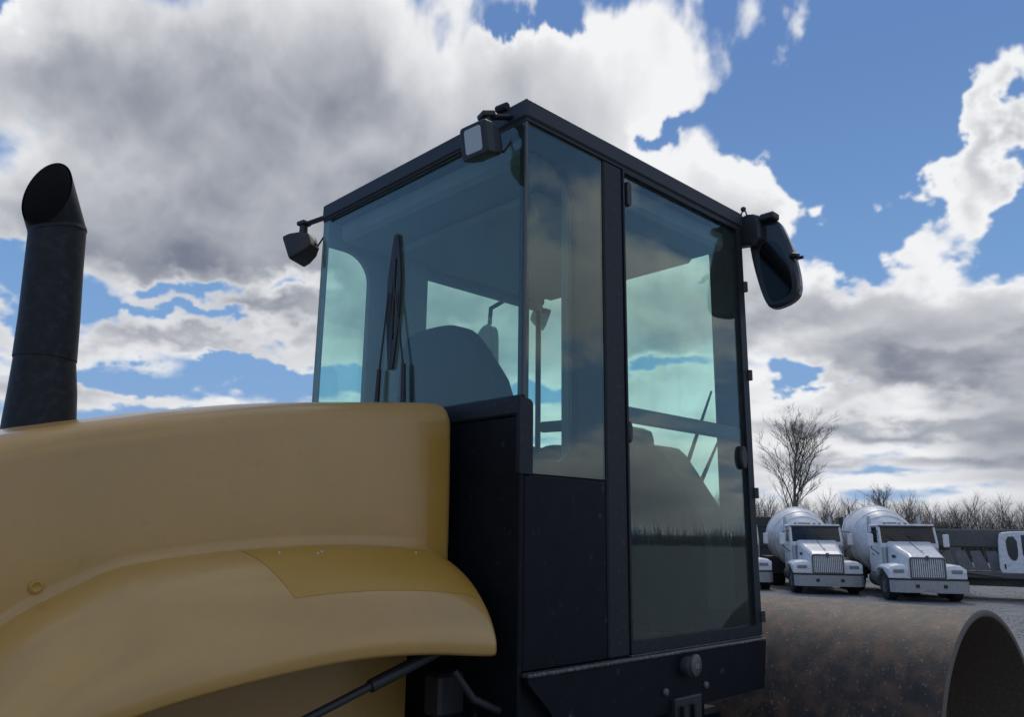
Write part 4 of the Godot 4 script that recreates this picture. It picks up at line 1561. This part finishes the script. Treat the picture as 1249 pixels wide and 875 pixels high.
	for z in [-0.7, -0.2, 0.0, 0.2, 0.7]:
		b = Buf.new()
		b.bx(-2.12, -2.05, 2.50, 2.545, z - 0.05, z + 0.05, 0.015)
		put("marker_light", b, M.amber, cab)
	for z in [-0.35, 0.35]:
		b = Buf.new()
		b.tube([Vector3(-1.83, 1.87, z), Vector3(-1.90, 1.98, z + 0.22), Vector3(-1.95, 2.12, z + 0.4)], [0.012], 6)
		put("wiper", b, M.dark, cab)
	b = Buf.new()
	b.bx(-2.55, -2.3, 2.50, 2.56, 0.2, 0.55, 0.02)
	put("roof_light", b, M.lamp_glass, cab)
	for z in [-0.45, 0.45]:
		b = Buf.new()
		b.bx(-2.75, -2.55, 1.6, 2.15, z - 0.25, z + 0.25, 0.05)
		put("seat", b, M.dark, cab)
	for s in [-1.0, 1.0]:
		b = Buf.new()
		b.poly([Vector3(-2.10, 1.86, s * 0.945), Vector3(-2.86, 1.86, s * 0.945), Vector3(-2.86, 2.38, s * 0.94), Vector3(-2.18, 2.38, s * 0.94)], Vector3(0, 0, s))
		put("side_window", b, M.truck_glass, cab)
		b = Buf.new()
		b.plate(Transform3D(SIDE if s > 0 else Basis(Vector3(-1, 0, 0), Vector3(0, 1, 0), Vector3(0, 0, -1)), Vector3(0, 0, s * 0.968)), rrect(-2.9 if s > 0 else 1.98, 0.85, -1.98 if s > 0 else 2.9, 1.84, [0.05, 0.05, 0.02, 0.02]), PackedVector2Array(), 0.012)
		var dr := put("door", b, M.white, cab)
		b = Buf.new()
		b.bx(-2.78, -2.62, 1.42, 1.46, s * 0.968, s * 0.99, 0.005)
		put("handle", b, M.dark, dr)
		# mirror: arms and head
		b = Buf.new()
		b.bx(-1.98, -1.90, 1.72, 2.16, s * 1.14, s * 1.34, 0.03)
		var mr := put("mirror", b, M.white, t)
		b = Buf.new()
		b.tube([Vector3(-2.05, 2.25, s * 0.94), Vector3(-1.95, 2.2, s * 1.22), Vector3(-1.95, 1.66, s * 1.22), Vector3(-2.0, 1.45, s * 0.96)], [0.018], 6)
		put("mirror_arm", b, M.dark, mr)
		# stack, step tank
		b = Buf.new()
		b.tube([Vector3(-3.36, 0.9, s * 0.86), Vector3(-3.36, 2.62, s * 0.86), Vector3(-3.40, 2.78, s * 0.86)], [0.09, 0.07, 0.06], 14)
		put("exhaust_stack", b, M.chrome, t)
		b = Buf.new()
		b.tube([Vector3(-3.1, 0.62, s * 0.80), Vector3(-2.0, 0.62, s * 0.80)], [0.28], 20)
		put("fuel_tank", b, M.dirty_grey, t)
	# mixing drum on its pedestals, tilted up to the rear
	var tilt := Transform3D(Basis(Vector3(0, 0, 1), -0.17), Vector3(-5.6, 1.98, 0))
	tilt.basis = Basis(Vector3(0, 0, 1), -0.17) * Basis(Vector3(0, 1, 0), PI)
	b = Buf.new()
	b.lathe(tilt, [Vector2(-2.05, 0.0), Vector2(-2.05, 0.52), Vector2(-1.98, 0.60), Vector2(-1.1, 1.06), Vector2(-0.75, 1.18), Vector2(-0.2, 1.245), Vector2(0.25, 1.245), Vector2(0.8, 1.16), Vector2(1.6, 0.93), Vector2(2.7, 0.60), Vector2(2.9, 0.58), Vector2(2.9, 0.48), Vector2(2.5, 0.45)], 48)
	var md := put("mixing_drum", b, M.mix_drum, t)
	b = Buf.new()
	for k in [[-1.12, 1.062], [-0.72, 1.192], [0.28, 1.248]]:
		b.lathe(tilt, [Vector2(k[0], k[1] - 0.02), Vector2(k[0], k[1] + 0.012), Vector2(k[0] + 0.07, k[1] + 0.016), Vector2(k[0] + 0.07, k[1] - 0.02)], 48)
	put("weld_band", b, M.mix_drum, md)
	b = Buf.new()
	b.bx(-3.95, -3.55, 0.88, 1.75, -0.4, 0.4, 0.03)
	b.bx(-8.1, -7.7, 0.88, 1.9, -0.6, 0.6, 0.03)
	put("pedestal", b, M.dull_white, t)
	b = Buf.new()
	b.tube([Vector3(-3.62, 1.55, -0.72), Vector3(-3.62, 2.25, -0.72)], [0.24], 20)
	put("water_tank", b, M.dull_white, t)
	b = Buf.new()
	b.bx(-8.75, -8.15, 2.35, 2.85, -0.5, 0.5, 0.06)
	b.tube([Vector3(-8.5, 2.4, 0), Vector3(-8.95, 1.2, 0.1)], [0.26, 0.2], 12)
	put("chute", b, M.dull_white, t)
	# wheels
	for s in [-1.0, 1.0]:
		truck_wheel(t, -1.02, s * 1.0, 0.17, 0.53)
		for x in [-5.7, -7.05]:
			truck_wheel(t, x, s * 0.93, 0.29, 0.53)
		b = Buf.new()
		b.bx(-7.8, -5.0, 1.14, 1.18, s * 0.62, s * 1.22, 0.01)
		b.bx(-5.02, -4.98, 0.5, 1.16, s * 0.62, s * 1.22, 0.01)
		put("mud_guard", b, M.dark, t)
	return t

func build_trucks() -> void:
	var t := build_truck()
	var spots := [[Vector3(26.3, LOW, -7.83), 217.0, "white concrete mixer truck parked beside the low grey crane carrier"], [Vector3(26.75, LOW, -11.36), 217.0, "white concrete mixer truck parked between two others of its kind"], [Vector3(26.5, LOW, -14.75), 216.0, "white concrete mixer truck mostly hidden behind the compactor's cab, one headlight showing"]]
	for i in 3:
		var o := t
		if i > 0:
			o = t.duplicate()
			o.name = numbered("mixer_truck")
			add_child(o)
		o.position = spots[i][0]
		o.rotation.y = deg_to_rad(spots[i][1])
		tag(o, spots[i][2], "mixer truck", "concrete mixer trucks parked in a row")

# ------------------------------------------------------------------ crane carrier and what stands round it
func build_crane() -> void:
	# local x runs to the right along the carrier, z towards the yard
	var right := Vector3(0.276, 0, 0.961)
	var turn := atan2(-right.z, right.x)
	var t := thing("crane_carrier", "low grey crane carrier with a white operator's cab and lowered box boom", "crane", Vector3(30.1, LOW, -7.3), turn)
	var b := Buf.new()
	b.bx(-3.2, 3.2, 0.72, 0.92, -1.2, 1.1, 0.03)
	b.bx(-3.0, 3.0, 0.45, 0.72, -0.6, 0.6, 0.02)
	b.tube([Vector3(-1.0, 0.95, 1.12), Vector3(0.45, 0.78, 1.12)], [0.04], 8)
	put("deck", b, M.dirty_grey, t)
	b = Buf.new()
	b.bx(-2.6, 3.0, 1.72, 2.36, -0.55, 0.1, 0.04)
	b.bx(-3.4, -2.6, 1.80, 2.28, -0.48, 0.03, 0.04)
	put("boom", b, M.boom, t)
	for k in 4:
		b = Buf.new()
		var x := -1.3 + k * 0.47
		b.plate(Transform3D(SIDE, Vector3(0, 0, 0.55)), PackedVector2Array([Vector2(x - 0.05, 1.60), Vector2(x + 0.25, 1.62), Vector2(x + 0.52, 0.96), Vector2(x + 0.05, 0.94)]), PackedVector2Array(), 0.5)
		put("outrigger_plate", b, M.concrete, t)
	# operator's cab
	b = Buf.new()
	slab(b, Transform3D(SIDE, Vector3(0, 0, 1.0)), smooth_loop([Vector2(0.42, 1.35), Vector2(0.47, 2.16), Vector2(0.60, 2.26), Vector2(1.55, 2.30), Vector2(1.66, 2.2), Vector2(1.70, 0.95), Vector2(1.1, 0.78), Vector2(0.62, 0.74), Vector2(0.42, 0.95)], 1), 1.0, 0.03)
	var cab := put("operator_cab", b, M.white, t)
	b = Buf.new()
	slab(b, Transform3D(SIDE, Vector3(0, 0, 1.012)), smooth_loop([Vector2(0.66, 2.10), Vector2(0.98, 2.12), Vector2(1.0, 1.50), Vector2(0.90, 1.30), Vector2(0.76, 1.36), Vector2(0.68, 1.55)], 1), 0.03, 0.006)
	put("window", b, M.gloss_plastic, cab)
	b = Buf.new()
	slab(b, Transform3D(SIDE, Vector3(0, 0, 1.012)), [Vector2(1.12, 1.5), Vector2(1.12, 2.16), Vector2(1.62, 2.18), Vector2(1.64, 1.3)], 0.03, 0.006)
	put("window", b, M.gloss_plastic, cab)
	b = Buf.new()
	b.bx(0.56, 0.61, 1.05, 1.2, 1.0, 1.02, 0.005)
	put("handle", b, M.dark, cab)
	for x in [-2.4, -1.2, 1.75]:
		for z in [-0.95, 0.95]:
			truck_wheel(t, x, z, 0.17, 0.5)
	# white capped post beside the nearer truck
	var p := thing("capped_post", "grey post with a white rounded cap behind the front fender of a mixer truck", "post", Vector3(32.6, LOW, -9.0), turn)
	b = Buf.new()
	b.bx(-0.19, 0.19, 0.0, 1.72, -0.15, 0.15, 0.03)
	put("shaft", b, M.concrete, p)
	b = Buf.new()
	b.bx(-0.2, 0.2, 1.72, 2.28, -0.17, 0.17, 0.07)
	put("cap", b, M.white, p)
	# dark steel bins between the trucks
	for k in 2:
		var q := thing("steel_bin", ["tall dark steel bin standing between the two whole mixer trucks", "tall dark steel bin beside the bare tree, next to the cab's edge"][k], "bin", from_eye([66.65, 61.2][k], 44.0), turn + 0.3, "dark steel bins behind the trucks")
		b = Buf.new()
		b.bx(-0.55, 0.55, 0.12, 3.0, -0.55, 0.55, 0.03)
		put("body", b, M.bin, q)
		for i in 3:
			b = Buf.new()
			b.bx(-0.60, 0.60, 0.5 + i, 0.6 + i, -0.60, 0.60, 0.01)
			put("rib", b, M.bin, q)
		for x in [-0.45, 0.45]:
			b = Buf.new()
			b.bx(x - 0.08, x + 0.08, 0.0, 0.14, -0.5, 0.5, 0.01)
			put("skid", b, M.bin, q)
